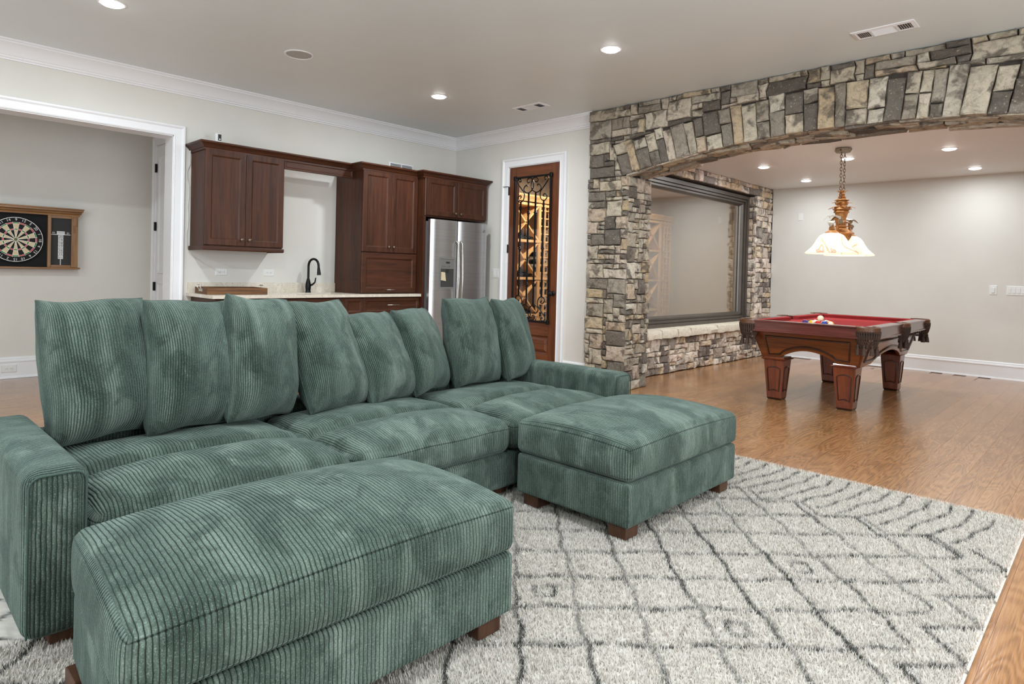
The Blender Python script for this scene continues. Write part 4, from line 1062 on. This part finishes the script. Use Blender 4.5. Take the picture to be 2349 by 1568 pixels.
for bx, zt, ks in ((1.214, 2.02, (1.466,)), (1.340, 2.118, (1.886, 1.046)), (1.450, 2.118, (1.886, 1.046)), (1.576, 2.02, (1.466,))):
    mb = MB().box(X(bx) - .0075, YG - .0075, 2 * ZC - zt, X(bx) + .0075, YG + .0075, zt)
    for k in ks: mb.lathe([(.0076, -.03), (.016, -.022), (.012, -.014), (.021, -.006), (.021, .006), (.012, .014), (.016, .022), (.0076, .03)], 12, (X(bx), YG, k))
    mb.build('bar', 'black', grille)
for a in (gx0, gx1):
    for b in (gz0, gz1): MB().box(X(a) - .020, YG - .012, b - .026, X(a) + .020, YG + .012, b + .026).build('corner_boss', 'black', grille, bevel=.008)
kn = MB().lathe([(.030, 0), (.030, .004), (.022, .008), (.012, .014), (.012, .034), (.026, .044), (.029, .056), (.022, .068), (.0001, .072)], 24).build('knob', 'black', door_1, smooth=50, loc=(X(1.738), 0, .955), rot=(PI / 2, 0, 0))
for z in (2.17, 1.47, .80): MB().tube([(X(.999), -.010, z - .05), (X(.999), -.010, z + .05)], .009, 10).build('hinge', 'black', door_1, smooth=60)
MB().tube([(X(.999), -.012, 2.222), (X(.975), -.03, 2.223), (X(.93), -.04, 2.22)], .004, 6).build('hinge_stop', 'black', door_1)
# white hall door
door_2 = empty('door_2', (-1.0, -3.17, 0), kind='structure')
box('leaf', 'white', -.42, -.006, .008, .395, .02, 2.49, door_2)
for z0, z1 in ((.22, .95), (1.10, 2.34)):
    for x0, x1 in ((-.31, .28),):
        MB().sweep([(x0, -.006, z0), (x1, -.006, z0), (x1, -.006, z1), (x0, -.006, z1)], [(0, 0), (0, .004), (.02, .012), (.03, .0)], (0, -1, 0), True, True).build('panel_moulding', 'white', door_2)
for z in (2.25, 1.60, .93): box('hinge', 'black', -.432, -.030, z - .048, -.408, -.006, z + .048, door_2, .003)

# ================================================================== DARTS
DX = -1.495
dc = empty('dart_cabinet', (-1.6, -4.42, 1.12), 'oak dartboard cabinet with chalk score panel on the hallway wall', 'cabinet')
dy = lambda y: y + 4.42; dz = lambda z: z - 1.12
M['dblack'] = mat('black_felt', rgb(16, 16, 18), .9); M['slate'] = mat('score_slate', rgb(44, 46, 44), .8); M['chalk'] = mat('white_print', rgb(214, 214, 212), .6)
box('back_panel', 'dblack', .004, dy(-4.93), 0, .068, dy(-3.91), .54, dc)
for a, b, m in ((-3.958, -3.900, 'oak'), (-4.160, -4.131, 'oak'), (-4.709, -4.680, 'oak'), (-4.94, -4.882, 'oak')): box('post', m, .06, dy(a), 0, .112, dy(b), .545, dc, .003)
for a, b in ((-4.131, -3.958), (-4.882, -4.709)):
    box('score_panel', 'slate', .06, dy(a), 0.01, .082, dy(b), .54, dc)
    box('rail', 'oakh', .07, dy(a), 0, .100, dy(b), .024, dc); box('rail', 'oakh', .07, dy(a), .505, .100, dy(b), .53, dc)
box('shelf', 'oakh', .004, dy(-4.96), -.018, .125, dy(-3.88), 0, dc, .004)
MB().sweep([(.0, dy(-4.945), .53), (.112, dy(-4.945), .53), (.112, dy(-3.895), .53), (0, dy(-3.895), .53)], [(0, 0), (.006, 0), (.008, .016), (.020, .026), (.022, .040), (.034, .050), (.034, .066), (.040, .070), (.040, .080), (0, .080)], (0, 0, 1), True).build('cornice', 'oakh', dc, smooth=25)
for y in (-3.929, -4.911):
    box('carved_block', 'oak', .110, dy(y) - .022, .43, .120, dy(y) + .022, .52, dc, .004)
    for k in range(3): box('flute', 'oak', .110, dy(y) - .014 + .011 * k, .36, .117, dy(y) - .008 + .011 * k, .42, dc)
# printed score table
cy = dy(-4.045)
def put_text(body, size, par, loc, m='chalk', rot=(PI / 2, 0, PI / 2), name='lettering'):
    me = text_mesh(body, size); me.materials.append(M[m]); return link(name, me, par, loc, rot)
pr_ = MB(); xf = .0825
pr_.box(xf, cy - .085, .335, xf + .0006, cy + .085, .341)
pr_.box(xf, cy - .034, .341, xf + .0006, cy + .034, .372)
for k in range(7):
    z1 = .333 - .0355 * k; w2 = .022
    pr_.box(xf, cy - w2, z1 - .033, xf + .0006, cy + w2, z1)
pr_.box(xf, cy - .0035, .02, xf + .0006, cy + .0035, .085)
sb = pr_.build('score_print', 'chalk', dc)
M['ink'] = mat('dark_print', rgb(30, 30, 34), .7)
for k, s in enumerate(('20', '19', '18', '17', '16', '15', 'BULL')):
    z1 = .333 - .0355 * k - .0165; put_text(s, .034 if k < 6 else .016, sb, (xf + .0008, cy, z1), 'ink')
put_text('CRICKET', .0155, sb, (xf + .0008, cy, .356), 'ink'); put_text('01', .026, sb, (xf, cy - .060, .354)); put_text('01', .026, sb, (xf, cy + .064, .354))
# the board itself
db = empty('dartboard', (DX, -4.418, 1.388), 'round dartboard with red and green rings inside the oak cabinet', 'dartboard')
MB().lathe([(.2255, -.035), (.2255, 0), (.0001, 0.0)], 64).build('rim', 'dblack', db, smooth=40, rot=(0, PI / 2, 0))
SEG = {}
SEG['k'] = mat('dart_black', rgb(24, 24, 24), .9); SEG['c'] = mat('dart_cream', rgb(206, 190, 156), .9); SEG['r'] = mat('dart_red', rgb(186, 52, 56), .9); SEG['g'] = mat('dart_green', rgb(34, 110, 62), .9)
def ring_seg(mb, r0, r1, a0, a1, n=4, x=.0008):
    vs = []
    for i in range(n + 1):
        a = a0 + (a1 - a0) * i / n; vs += [(x, r0 * math.cos(a), r0 * math.sin(a)), (x, r1 * math.cos(a), r1 * math.sin(a))]
    mb.add(vs, [(2 * i, 2 * i + 1, 2 * i + 3, 2 * i + 2) for i in range(n)])
order = [18, 1, 20, 5, 12, 9, 14, 11, 8, 16, 7, 19, 3, 17, 2, 15, 10, 6, 13, 4]      # anticlockwise from three o'clock
groups = {k: MB() for k in 'kcrg'}
for i, num in enumerate(order):
    a0 = math.radians(18 * i - 9); a1 = a0 + math.radians(18); blk = (i % 2 == 0)
    ring_seg(groups['k' if blk else 'c'], .016, .099, a0, a1); ring_seg(groups['r' if blk else 'g'], .096, .107, a0, a1, x=.001)
    ring_seg(groups['k' if blk else 'c'], .107, .162, a0, a1); ring_seg(groups['r' if blk else 'g'], .158, .170, a0, a1, x=.001)
ring_seg(groups['g'], .00635, .016, 0, 2 * PI, 24); ring_seg(groups['r'], .0, .00635, 0, 2 * PI, 16)
for k, nm in (('k', 'black_segments'), ('c', 'cream_segments'), ('r', 'red_rings'), ('g', 'green_rings')): o = groups[k].build(nm, SEG[k], db); o['kind'] = 'stuff'
mb = MB()
for r in (.107, .096, .158, .170, .016, .218): mb.tube([(.002, r * math.cos(a), r * math.sin(a)) for a in [2 * PI * k / 60 for k in range(60)]], .0006 if r < .2 else .0016, 4, True)
for i in range(20):
    a = math.radians(18 * i - 9); mb.tube([(.002, .016 * math.cos(a), .016 * math.sin(a)), (.002, .176 * math.cos(a), .176 * math.sin(a))], .0007, 4)
mb.build('wire_spider', 'steel', db)
for i, num in enumerate(order):
    a = math.radians(18 * i); me = text_mesh(str(num), .036); me.materials.append(M['chalk']); o = link('number', me, db)
    o.matrix_local = Matrix.Translation((.002, .196 * math.cos(a), .196 * math.sin(a))) @ Matrix.Rotation(a - PI / 2, 4, 'X') @ Matrix(((0, 0, 1, 0), (1, 0, 0, 0), (0, 1, 0, 0), (0, 0, 0, 1)))

# ================================================================== POOL TABLE
PX, PY = 4.285, 1.60
pt = empty('pool_table', (PX, PY, 0), 'cherry wood pool table with red felt and tasselled leather pockets', 'pool table')
HW, HL, ZT, ZR = .60, 1.05, .782, .672
RAIL = [(0, ZR - ZT), (-.004, -.018), (-.010, -.010), (-.014, 0), (-.10, .002), (-.10, -.03), (-.02, ZR - ZT)]
def rail(p0, p1, m):
    MB().sweep([p0, p1], [(-a, b) for a, b in [(-.008, -.110), (0, -.105), (0, -.094), (-.007, -.090), (-.007, -.017), (0, -.013), (0, -.005), (-.004, 0), (-.105, 0), (-.105, -.045), (-.03, -.110)]], (0, 0, 1)).build('rail', m, pt, smooth=25)
c = .115
rail((-HW + c, -HL, ZT), (HW - c, -HL, ZT), 'prail'); rail((HW - c, HL, ZT), (-HW + c, HL, ZT), 'prail')
for s in (-1, 1):
    for y0, y1 in ((-HL + c, -.075), (.075, HL - c)):
        a, b = ((HW, y0, ZT), (HW, y1, ZT)) if s > 0 else ((-HW, y1, ZT), (-HW, y0, ZT)); rail(a, b, 'praily')
box('felt_bed', 'felt', -HW + .09, -HL + .09, .715, HW - .09, HL - .09, .742, pt)
def cushion(p0, p1, nrm):
    p0, p1, N = Vector(p0), Vector(p1), Vector(nrm); d = (p1 - p0).normalized(); vs = []
    for p, e in ((p0, 1), (p1, -1)):
        vs += [p + Vector((0, 0, .742)), p + Vector((0, 0, ZT - .001)), p + d * e * .045 + N * .05 + Vector((0, 0, ZT - .006)), p + d * e * .045 + N * .046 + Vector((0, 0, .742))]
    MB().add(vs, [(0, 1, 2, 3), (7, 6, 5, 4), (0, 4, 5, 1), (1, 5, 6, 2), (2, 6, 7, 3), (3, 7, 4, 0)]).build('cushion', 'felt', pt)
i_ = .104
cushion((-HW + c, -HL + i_, 0), (HW - c, -HL + i_, 0), (0, 1, 0)); cushion((-HW + c, HL - i_, 0), (HW - c, HL - i_, 0), (0, -1, 0))
for s in (-1, 1):
    for y0, y1 in ((-HL + c, -.07), (.07, HL - c)): cushion((s * (HW - i_), y0, 0), (s * (HW - i_), y1, 0), (-s, 0, 0))
# aprons: tapering boards with an arched lower edge
def apron(half, off, axis, sg):
    zt, zb, za = .672, .405, .498; top, bot = half, half - .075; nA = 14; ow = .42 * half
    def edge(t, z): return top + (bot - top) * (zt - z) / (zt - zb)
    low = [(-bot, zb), (-bot * .62, zb + .008)] + [(-bot * .62 + bot * 1.24 * k / nA, zb + .012 + (za - zb) * math.sin(PI * k / nA) ** .8) for k in range(1, nA)] + [(bot * .62, zb + .008), (bot, zb)]
    poly = low + [(top, zt), (-top, zt)]
    def mp(u, z, d):
        o = off - .085 * (zt - z) / (zt - zb) - d
        return (u, sg * o, z) if axis == 'x' else (sg * o, u, z)
    mb = MB(); nn = len(poly); vs = [mp(u, z, 0) for u, z in poly] + [mp(u, z, .03) for u, z in poly]
    mb.add(vs, [tuple(range(nn)), tuple(range(nn, 2 * nn))[::-1]] + [(i, (i + 1) % nn, nn + (i + 1) % nn, nn + i) for i in range(nn)])
    a = mb.build('apron', 'pool' if axis == 'x' else 'pooly', pt)
    ins = [(-top + .12, zt - .045), (top - .12, zt - .045), (bot - .065, zb + .045), (bot * .60, zb + .052)] + [(bot * .60 - bot * 1.2 * k / nA, zb + .060 + (za - zb) * .92 * math.sin(PI * k / nA) ** .8) for k in range(1, nA)] + [(-bot * .60, zb + .052), (-bot + .065, zb + .045)]
    MB().tube([mp(u, z, -.002) for u, z in ins], .0095, 6, True).build('panel_moulding', 'pooldark', a, smooth=60)
apron(.50, .965, 'x', -1); apron(.50, .965, 'x', 1); apron(.93, .525, 'y', -1); apron(.93, .525, 'y', 1)
box('frame', 'pooldark', -.47, -.90, .55, .47, .90, .715, pt)
# legs
def leg(x, y):
    g = empty('leg', (x, y, 0)); g.parent = pt
    b, t, zt = .067, .097, .392
    MB().frustum(0, 0, .018, zt, b + .002, b + .002, t, t).build('post', 'poolz', g, bevel=.004)
    MB().frustum(0, 0, .0, .018, b - .008, b - .008, b + .002, b + .002).build('foot', 'pooldark', g)
    mb = MB(); mb.frustum(0, 0, zt, zt + .010, t + .004, t + .004, t + .020, t + .020); mb.frustum(0, 0, zt + .010, zt + .020, t + .020, t + .020, t + .008, t + .008); mb.frustum(0, 0, zt + .020, zt + .032, t + .002, t + .002, t - .004, t - .004); mb.build('cap', 'poolz', g)
    for ax, ay in ((0, -1), (0, 1), (1, 0), (-1, 0)):
        P = []; z0, z1 = .085, .325
        def hw(z): return b + (t - b) * z / zt
        def pp(u, z):
            d = hw(z) + .0015
            return (u, ay * d, z) if ay else (ax * d, u, z)
        w0, w1 = hw(z0) - .026, hw(z1) - .028
        P += [pp(-w0, z0), pp(-w0 * .5, z0 + .012), pp(0, z0 + .016), pp(w0 * .5, z0 + .012), pp(w0, z0), pp(w1, z1 - .02), pp(w1 * .6, z1 - .004), pp(0, z1 + .003), pp(-w1 * .6, z1 - .004), pp(-w1, z1 - .02)]
        MB().tube(P, .0052, 5, True).build('panel_moulding', 'pooldark', g, smooth=60)
for sx in (-1, 1):
    for sy in (-1, 1): leg(sx * .318, sy * .79)
# pockets
def pocket(x, y, ang, corner=True):
    p = empty('pocket', (x, y, 0)); p.parent = pt; p.rotation_euler = (0, 0, ang)
    Rr = .068 if corner else .055; a0, a1 = (-2.05, 2.05) if corner else (-1.57, 1.57); n = 16
    vs = []; f = []
    for i in range(n + 1):
        a = a0 + (a1 - a0) * i / n; ca, sa = math.cos(a), math.sin(a)
        for r, z in ((Rr, ZT - .035), (Rr, ZT + .004), (Rr + .022, ZT + .006), (Rr + .034, ZT - .004), (Rr + .034, ZT - .040), (Rr + .02, ZT - .045)): vs.append((r * ca, r * sa, z))
    for i in range(n):
        for j in range(6): f.append((i * 6 + j, i * 6 + (j + 1) % 6, (i + 1) * 6 + (j + 1) % 6, (i + 1) * 6 + j))
    f += [tuple(range(6))[::-1], tuple(n * 6 + j for j in range(6))]
    MB().add(vs, f).build('leather_rim', 'leather', p, smooth=40)
    MB().lathe([(.062, .69), (.058, .74), (.060, .775)], 20, cap=False).build('liner', 'slot', p, smooth=60)
    # net: crossing cords
    mb = MB(); ns = 20
    for i in range(ns):
        a = a0 * .92 + (a1 - a0) * .92 * i / (ns - 1)
        for sg in (-1, 1):
            P = []
            for k in range(6):
                t = k / 5; r = Rr + .034 - .042 * t ** 2; aa = a + sg * .26 * math.sin(t * PI * 1.5) * (1 if i % 2 else -1) * .6
                P.append((r * math.cos(aa), r * math.sin(aa), ZT - .035 - .155 * t))
            mb.tube(P, .0048, 4)
    net = mb.build('net', 'fringe', p, smooth=60); net['kind'] = 'stuff'
    for i in range(5 if corner else 4):
        a = a0 * .8 + (a1 - a0) * .8 * i / (4 if corner else 3); r = Rr + .010; q = (r * math.cos(a), r * math.sin(a), ZT - .185)
        MB().lathe([(.005, .03), (.013, .016), (.009, .008), (.015, -.01), (.022, -.060), (.0001, -.062)], 8, q).build('tassel', 'fringe', p, smooth=50)
for sx in (-1, 1):
    for sy in (-1, 1): pocket(sx * (HW - .078), sy * (HL - .078), math.atan2(sy, sx))
    pocket(sx * (HW - .045), 0, 0 if sx > 0 else PI, False)
# balls: a racked triangle near the close end, cue ball resting on top
BR = .0286
bcol = [('yellow', (224, 176, 60)), ('blue', (30, 60, 150)), ('red', (190, 40, 36)), ('purple', (62, 34, 110)), ('orange', (222, 122, 44)), ('green', (24, 104, 78)), ('maroon', (110, 30, 34)), ('black', (20, 20, 20)),
        ('yellow striped', (224, 176, 60)), ('blue striped', (30, 60, 150)), ('red striped', (190, 40, 36)), ('purple striped', (62, 34, 110)), ('orange striped', (222, 122, 44)), ('green striped', (24, 104, 78)), ('maroon striped', (110, 30, 34))]
def ball_mat(name, col, striped):
    t = NT(name); s = t.n('ShaderNodeSeparateXYZ'); t.l(t.coord('Object'), s.inputs[0]); az = t.math('ABSOLUTE', s.outputs[2])
    k = t.math('GREATER_THAN', az, BR * .52); wht = rgb(232, 222, 198)
    if striped: t.l(t.mix(k, col, wht), t.b.inputs['Base Color'])
    else:
        k2 = t.math('GREATER_THAN', t.math('ABSOLUTE', s.outputs[0]), BR * .86); t.l(t.mix(k2, col, wht), t.b.inputs['Base Color'])
    t.b.inputs['Roughness'].default_value = .08; return t.m
def ball(x, y, z, m, label, rot):
    mb = MB(); pr = [(max(.0001, BR * math.sin(PI * k / 14)), -BR * math.cos(PI * k / 14)) for k in range(15)]
    o = mb.lathe(pr, 24, cap=False).build('pool_ball', m, None, smooth=80, loc=(x, y, z), rot=rot); tag(o, label, 'pool ball', 'racked pool balls on the felt'); return o
rnd = random.Random(8); k = 0; place = {0: 3, 1: 8, 2: 2, 3: 9, 4: 12}
seq = [3, 8, 2, 1, 12, 5, 14, 10, 4, 0, 6, 13, 7, 9, 11]; where = ['in the near row of the rack', 'in the second row of the rack', 'in the middle row of the rack', 'in the row behind the middle of the rack', 'at the far tip of the rack']
for row in range(5):
    for q in range(5 - row):
        nm, colr = bcol[seq[k]]; x = PX + .05 + (q - (4 - row) / 2) * (2 * BR + .0006); y = .808 + row * (2 * BR + .0006) * .866
        ball(x, y, .742 + BR, ball_mat('ball_' + nm.replace(' ', '_'), rgb(*colr), 'striped' in nm), 'glossy %s pool ball %s' % (nm, where[row]), (rnd.uniform(0, 6), rnd.uniform(0, 6), rnd.uniform(0, 6))); k += 1
y0 = .808 + (2 * BR) * .866 * 1.33
ball(PX + .05, y0 , .742 + BR + 2 * BR * .82, mat('cue_ball_ivory', rgb(234, 222, 192), .1), 'ivory cue ball resting on top of the racked balls', (0, 0, 0))
M['triw'] = mat('ball_rack_wood', rgb(190, 160, 120), .4)
tri = [(PX + .05 - .175, .808 - BR - .006, .744), (PX + .05 + .175, .808 - BR - .006, .744), (PX + .05, .808 + 4 * 2 * BR * .866 + .066, .744)]
tag(MB().sweep(tri, [(0, 0), (0, .022), (-.008, .022), (-.008, 0)], (0, 0, 1), False, True).build('ball_rack', 'triw'), 'light triangular ball rack around the pool balls', 'ball rack')

# ================================================================== CHANDELIER
M['antique'] = mat('antique_gold', rgb(168, 112, 58), .5, metal=.15, noise=.45, nscale=30, bump=.002)
M['antsil'] = mat('tarnished_silver_leaf', rgb(150, 140, 124), .5, metal=.3, noise=.35, nscale=40, bump=.001)
M['chain'] = mat('brown_chain', rgb(104, 78, 58), .4, metal=.6)
LX, LY = 4.245, 1.70
ch = empty('pendant_lamp', (LX, LY, H2), 'ornate gilded two-shade pendant lamp hanging over the pool table', 'pendant lamp')
zl = lambda z: z - H2
mb = MB(); mb.lathe([(.062, 0), (.084, -.010), (.086, -.024), (.070, -.046), (.0001, -.050)], 8); mb.build('canopy', 'antsil', ch)
MB().lathe([(.008, 0), (.008, .006), (.0001, .007)], 10).build('canopy_screw', 'slot', ch, loc=(.0, -.080, -.032), rot=(PI / 2, 0, 0))
def chain(x0, y0, z0, x1, y1, z1, n=17):
    mb = MB(); A, B = Vector((x0, y0, z0)), Vector((x1, y1, z1))
    for i in range(n):
        c = A + (B - A) * ((i + .5) / n); L = (B - A).length / n * .66; P = []
        for k in range(12):
            a = 2 * PI * k / 12; u, v = .0105 * math.cos(a), L * math.sin(a)
            P.append(c + (Vector((u, 0, v)) if i % 2 else Vector((0, u, v))))
        mb.tube(P, .0031, 5, True)
    mb.build('chain', 'chain', ch, smooth=60)
chain(0, -.056, zl(2.535), 0, -.050, zl(2.03), 15); chain(0, .056, zl(2.535), 0, .050, zl(2.03), 15)
prof = [(.0001, 2.150), (.012, 2.135), (.022, 2.110), (.024, 2.090), (.014, 2.076), (.034, 2.070), (.036, 2.062), (.022, 2.056), (.030, 2.045), (.056, 2.034), (.058, 2.026), (.040, 2.020), (.048, 2.005), (.050, 1.990), (.040, 1.978), (.042, 1.965),
        (.066, 1.945), (.070, 1.932), (.052, 1.918), (.060, 1.908), (.060, 1.900), (.050, 1.895), (.034, 1.815), (.040, 1.808), (.040, 1.800), (.036, 1.795), (.036, 1.765), (.052, 1.758), (.052, 1.750), (.036, 1.742), (.060, 1.715), (.100, 1.690), (.126, 1.684), (.126, 1.674), (.110, 1.668)]
MB().lathe([(r * (1.25 if z > 1.70 else 1), zl(z)) for r, z in prof], 24).build('stem', 'antique', ch, smooth=35)
MB().lathe([(r, zl(z)) for r, z in [(.108, 1.668), (.100, 1.640), (.078, 1.605), (.045, 1.580), (.020, 1.568), (.012, 1.556), (.0001, 1.552)]], 12).build('bowl', 'antique', ch, smooth=25)
def leaf(par, loc, yaw, pitch, L=.07, Wd=.032, m='antsil'):
    vs = []; f = []; n = 6
    for i in range(n + 1):
        t = i / n; w = Wd * math.sin(PI * min(1, t * .9 + .1)) * (1 + .25 * (i % 2)); x = L * t; z = L * (.55 * t - .95 * t * t) + 0
        vs += [(x, -w, z - .004), (x, 0, z + .004), (x, w, z - .004), (x, 0, z - .006)]
    for i in range(n):
        for j in range(4): f.append((i * 4 + j, i * 4 + (j + 1) % 4, (i + 1) * 4 + (j + 1) % 4, (i + 1) * 4 + j))
    f += [(0, 1, 2, 3), (n * 4 + 3, n * 4 + 2, n * 4 + 1, n * 4)]
    MB().add(vs, f).build('leaf', m, par, smooth=50, loc=loc, rot=(0, -pitch, yaw))
for k in range(6):
    a = k * PI / 3; leaf(ch, (.040 * math.cos(a), .040 * math.sin(a), zl(1.935)), a, .45, .085, .030, 'antique')
    leaf(ch, (.028 * math.cos(a + .5), .028 * math.sin(a + .5), zl(1.985)), a + .5, .6, .065, .024, 'antique')
    leaf(ch, (.015 * math.cos(a), .015 * math.sin(a), zl(2.085)), a, 1.25, .055, .012, 'antique')
    leaf(ch, (.028 * math.cos(a), .028 * math.sin(a), zl(1.80)), a, .2, .05, .018)
M['alabaster'] = None
def m_alabaster():
    t = NT('alabaster_glass'); v = t.coord(); f = t.noise(v, 2.2, 3, .5, 1.0); g = t.noise(v, 4, 2, .5, .5)
    vein = t.ramp(t.math('ABSOLUTE', t.math('SUBTRACT', f, .5)), [(.0, (.8, .8, .8, 1)), (.025, (0, 0, 0, 1))])
    c = t.mix(t.math('MULTIPLY', vein, t.math('GREATER_THAN', g, .5)), rgb(252, 242, 228), rgb(200, 150, 112))
    di = t.n('ShaderNodeBsdfDiffuse'); tr = t.n('ShaderNodeBsdfTranslucent'); mx = t.n('ShaderNodeMixShader'); em = t.n('ShaderNodeEmission'); ad = t.n('ShaderNodeAddShader')
    t.l(c, di.inputs[0]); t.l(c, tr.inputs[0]); t.l(c, em.inputs[0]); em.inputs[1].default_value = .16
    mx.inputs[0].default_value = .6; t.l(di.outputs[0], mx.inputs[1]); t.l(tr.outputs[0], mx.inputs[2]); t.l(mx.outputs[0], ad.inputs[0]); t.l(em.outputs[0], ad.inputs[1]); t.l(ad.outputs[0], t.out.inputs[0]); return t.m
M['alabaster'] = m_alabaster()
for s in (-1, 1):
    Yb = s * .285
    P = spline([(0, s * .04, zl(1.70)), (0, s * .075, zl(1.695)), (0, s * .115, zl(1.73)), (0, s * .15, zl(1.80)), (0, s * .20, zl(1.835)), (0, s * .255, zl(1.815)), (0, Yb, zl(1.755)), (0, Yb, zl(1.70))], 5)
    arm = MB().tube(P, .0125, 10).build('arm', 'antique', ch, smooth=60)
    for yw in (0, .9, -.9, PI): leaf(arm, (0, s * .235, zl(1.835)), (PI / 2 if s > 0 else -PI / 2) + yw, .1, .10, .034)
    leaf(arm, (0, s * .07, zl(1.78)), PI / 2 if s > 0 else -PI / 2, 1.2, .10, .04); leaf(arm, (0, s * .30, zl(1.80)), PI / 2 if s > 0 else -PI / 2, -.7, .075, .03)
    MB().lathe([(.012, zl(1.76)), (.030, zl(1.715)), (.034, zl(1.705)), (.022, zl(1.70)), (.046, zl(1.688)), (.062, zl(1.676)), (.066, zl(1.664)), (.050, zl(1.662))], 20, (0, Yb, 0)).build('shade_cap', 'antique', arm, smooth=35)
    sp = [(.052, 1.668), (.080, 1.660), (.112, 1.640), (.138, 1.605), (.158, 1.565), (.185, 1.525), (.222, 1.490), (.246, 1.468), (.248, 1.458)]
    prof2 = [(r, zl(z)) for r, z in sp] + [(r - .005, zl(z - .002)) for r, z in sp[::-1]]
    MB().lathe(prof2, 40, (0, Yb, 0), cap=False).build('shade', 'alabaster', ch, smooth=60)
    MB().lathe([(.0001, -.03), (.018, -.024), (.026, -.004), (.02, .02), (.012, .04), (.0001, .042)], 14, (0, Yb, zl(1.60))).build('bulb', mat('lit_bulb', (1, 1, 1, 1), .5, emit=(1, .85, .62, 1), estr=12), ch, smooth=60)
    d = bpy.data.lights.new('pendant_bulb_light', 'POINT'); d.energy = 2.6; d.color = (1, .88, .70); d.shadow_soft_size = .05
    l = bpy.data.objects.new('pendant_bulb_light', d); COL.objects.link(l); l.parent = ch; l.location = (0, Yb, zl(1.535))

# ================================================================== WINE CELLAR
RX = .45
def rack_unit(name, label): return empty(name, (0, 0, 0), label, 'wine rack', 'wine racks in the cellar')
def diamond_rack(y0, y1, label):
    e = rack_unit('wine_rack', label)
    for y in (y0, y1 - .03): box('post', 'rack', RX - .03, y, 0, RX, y + .03, 2.17, e); box('post', 'rack', .02, y, 0, .05, y + .03, 2.17, e)
    zs = [.06, .575, 1.09, 1.61, 2.12]
    for z in zs: box('shelf', 'rack', .02, y0, z, RX + .006, y1, z + .035, e)
    for k in range(4):
        za, zb = zs[k] + .035, zs[k + 1]; ya, yb = y0 + .03, y1 - .03
        for (p, q) in (((ya, za), (yb, zb)), ((ya, zb), (yb, za))):
            d = Vector((q[0] - p[0], q[1] - p[1])).normalized(); n = Vector((-d.y, d.x)) * .011
            poly = [(p[0] + n.x, p[1] + n.y), (p[0] - n.x, p[1] - n.y), (q[0] - n.x, q[1] - n.y), (q[0] + n.x, q[1] + n.y)]
            MB().prism(poly, .06, RX, 0).build('divider', 'rack', e)
    return e
def column_rack(y0, y1, label, cols):
    e = rack_unit('wine_rack', label)
    for k in range(cols + 1):
        y = y0 + (y1 - y0 - .022) * k / cols; box('post', 'rack', RX - .03, y, 0, RX, y + .022, 2.17, e)
    n = 19
    for k in range(n):
        z = .08 + k * .11; box('rail', 'rack', RX - .025, y0, z, RX - .005, y1, z + .018, e)
    for z in (.06, 1.09, 2.12): box('shelf', 'rack', RX - .04, y0, z, RX + .006, y1, z + .035, e)
    return e
diamond_rack(.62, 1.20, 'redwood diamond-bin wine rack seen through the iron door')
column_rack(1.20, 1.62, 'redwood single-bottle wine rack at the right of the iron door view', 4)
column_rack(1.62, 3.90, 'long redwood single-bottle wine rack along the cellar wall', 20)
diamond_rack(3.92, 4.46, 'redwood diamond-bin wine rack seen faintly through the cellar window')
column_rack(4.46, 4.80, 'narrow redwood wine rack at the end seen through the cellar window', 3)
tag(MB().sweep([(RX, .5, 2.172), (RX, 4.82, 2.172)], [(-.0, 0), (.02, 0), (.03, .03), (.055, .07), (.055, .09), (-.40, .09), (-.40, 0)], (0, 0, 1), True).build('rack_cornice', 'rack'), 'redwood cornice along the top of the wine racks', 'cornice')
# bottles lying in the racks
bot = MB().lathe([(.0001, 0), (.037, .002), (.037, .19), (.030, .215), (.015, .24), (.014, .30), (.0001, .302)], 14)
bo = bot.build('wine_bottle', 'bottle', None, smooth=40); bo.rotation_euler = (0, PI / 2, 0); bo.location = (.10, .9, .64)
tag(bo, 'dark wine bottle lying in the cellar racks', 'bottle', 'bottles in the cellar racks')
rnd = random.Random(9)
for k in range(n_b := 46):
    c = bo.copy(); COL.objects.link(c)
    if k < 22:
        col = k % 4; row = rnd.randrange(0, 18); c.location = (.13, 1.20 + .011 + .0995 * col + .05, .098 + .11 * row + .040)
    else:
        j = k - 22; zz = (.095, .61, 1.125, 1.645)[j % 4]; s = (j // 4); c.location = (.10, .91 + (s - 2.5) * .079, zz + .038 + (0 if abs(s - 2.5) < 2 else .0))
seen = set()
for o in [q for q in COL.objects if q.name.startswith('wine_bottle')]:
    key = tuple(round(t, 3) for t in o.location)
    if key in seen: bpy.data.objects.remove(o)
    else: seen.add(key)
for y in (1.0, 3.6):
    e = empty('cellar_light', (1.2, y, 2.6), 'small round cellar ceiling light %s' % ('nearer the iron door' if y < 2 else 'nearer the cellar window'), 'ceiling light', 'cellar ceiling lights')
    MB().lathe([(.07, 0), (.07, -.006), (.05, -.008), (.0001, -.008)], 24).build('lens', 'lens', e, smooth=50)
    d = bpy.data.lights.new('cellar_beam', 'AREA'); d.shape = 'DISK'; d.size = .12; d.energy = 46 if y < 2 else 34; d.color = (1, .9, .76); l = bpy.data.objects.new('cellar_beam', d); COL.objects.link(l); l.parent = e; l.location = (0, 0, -.012)
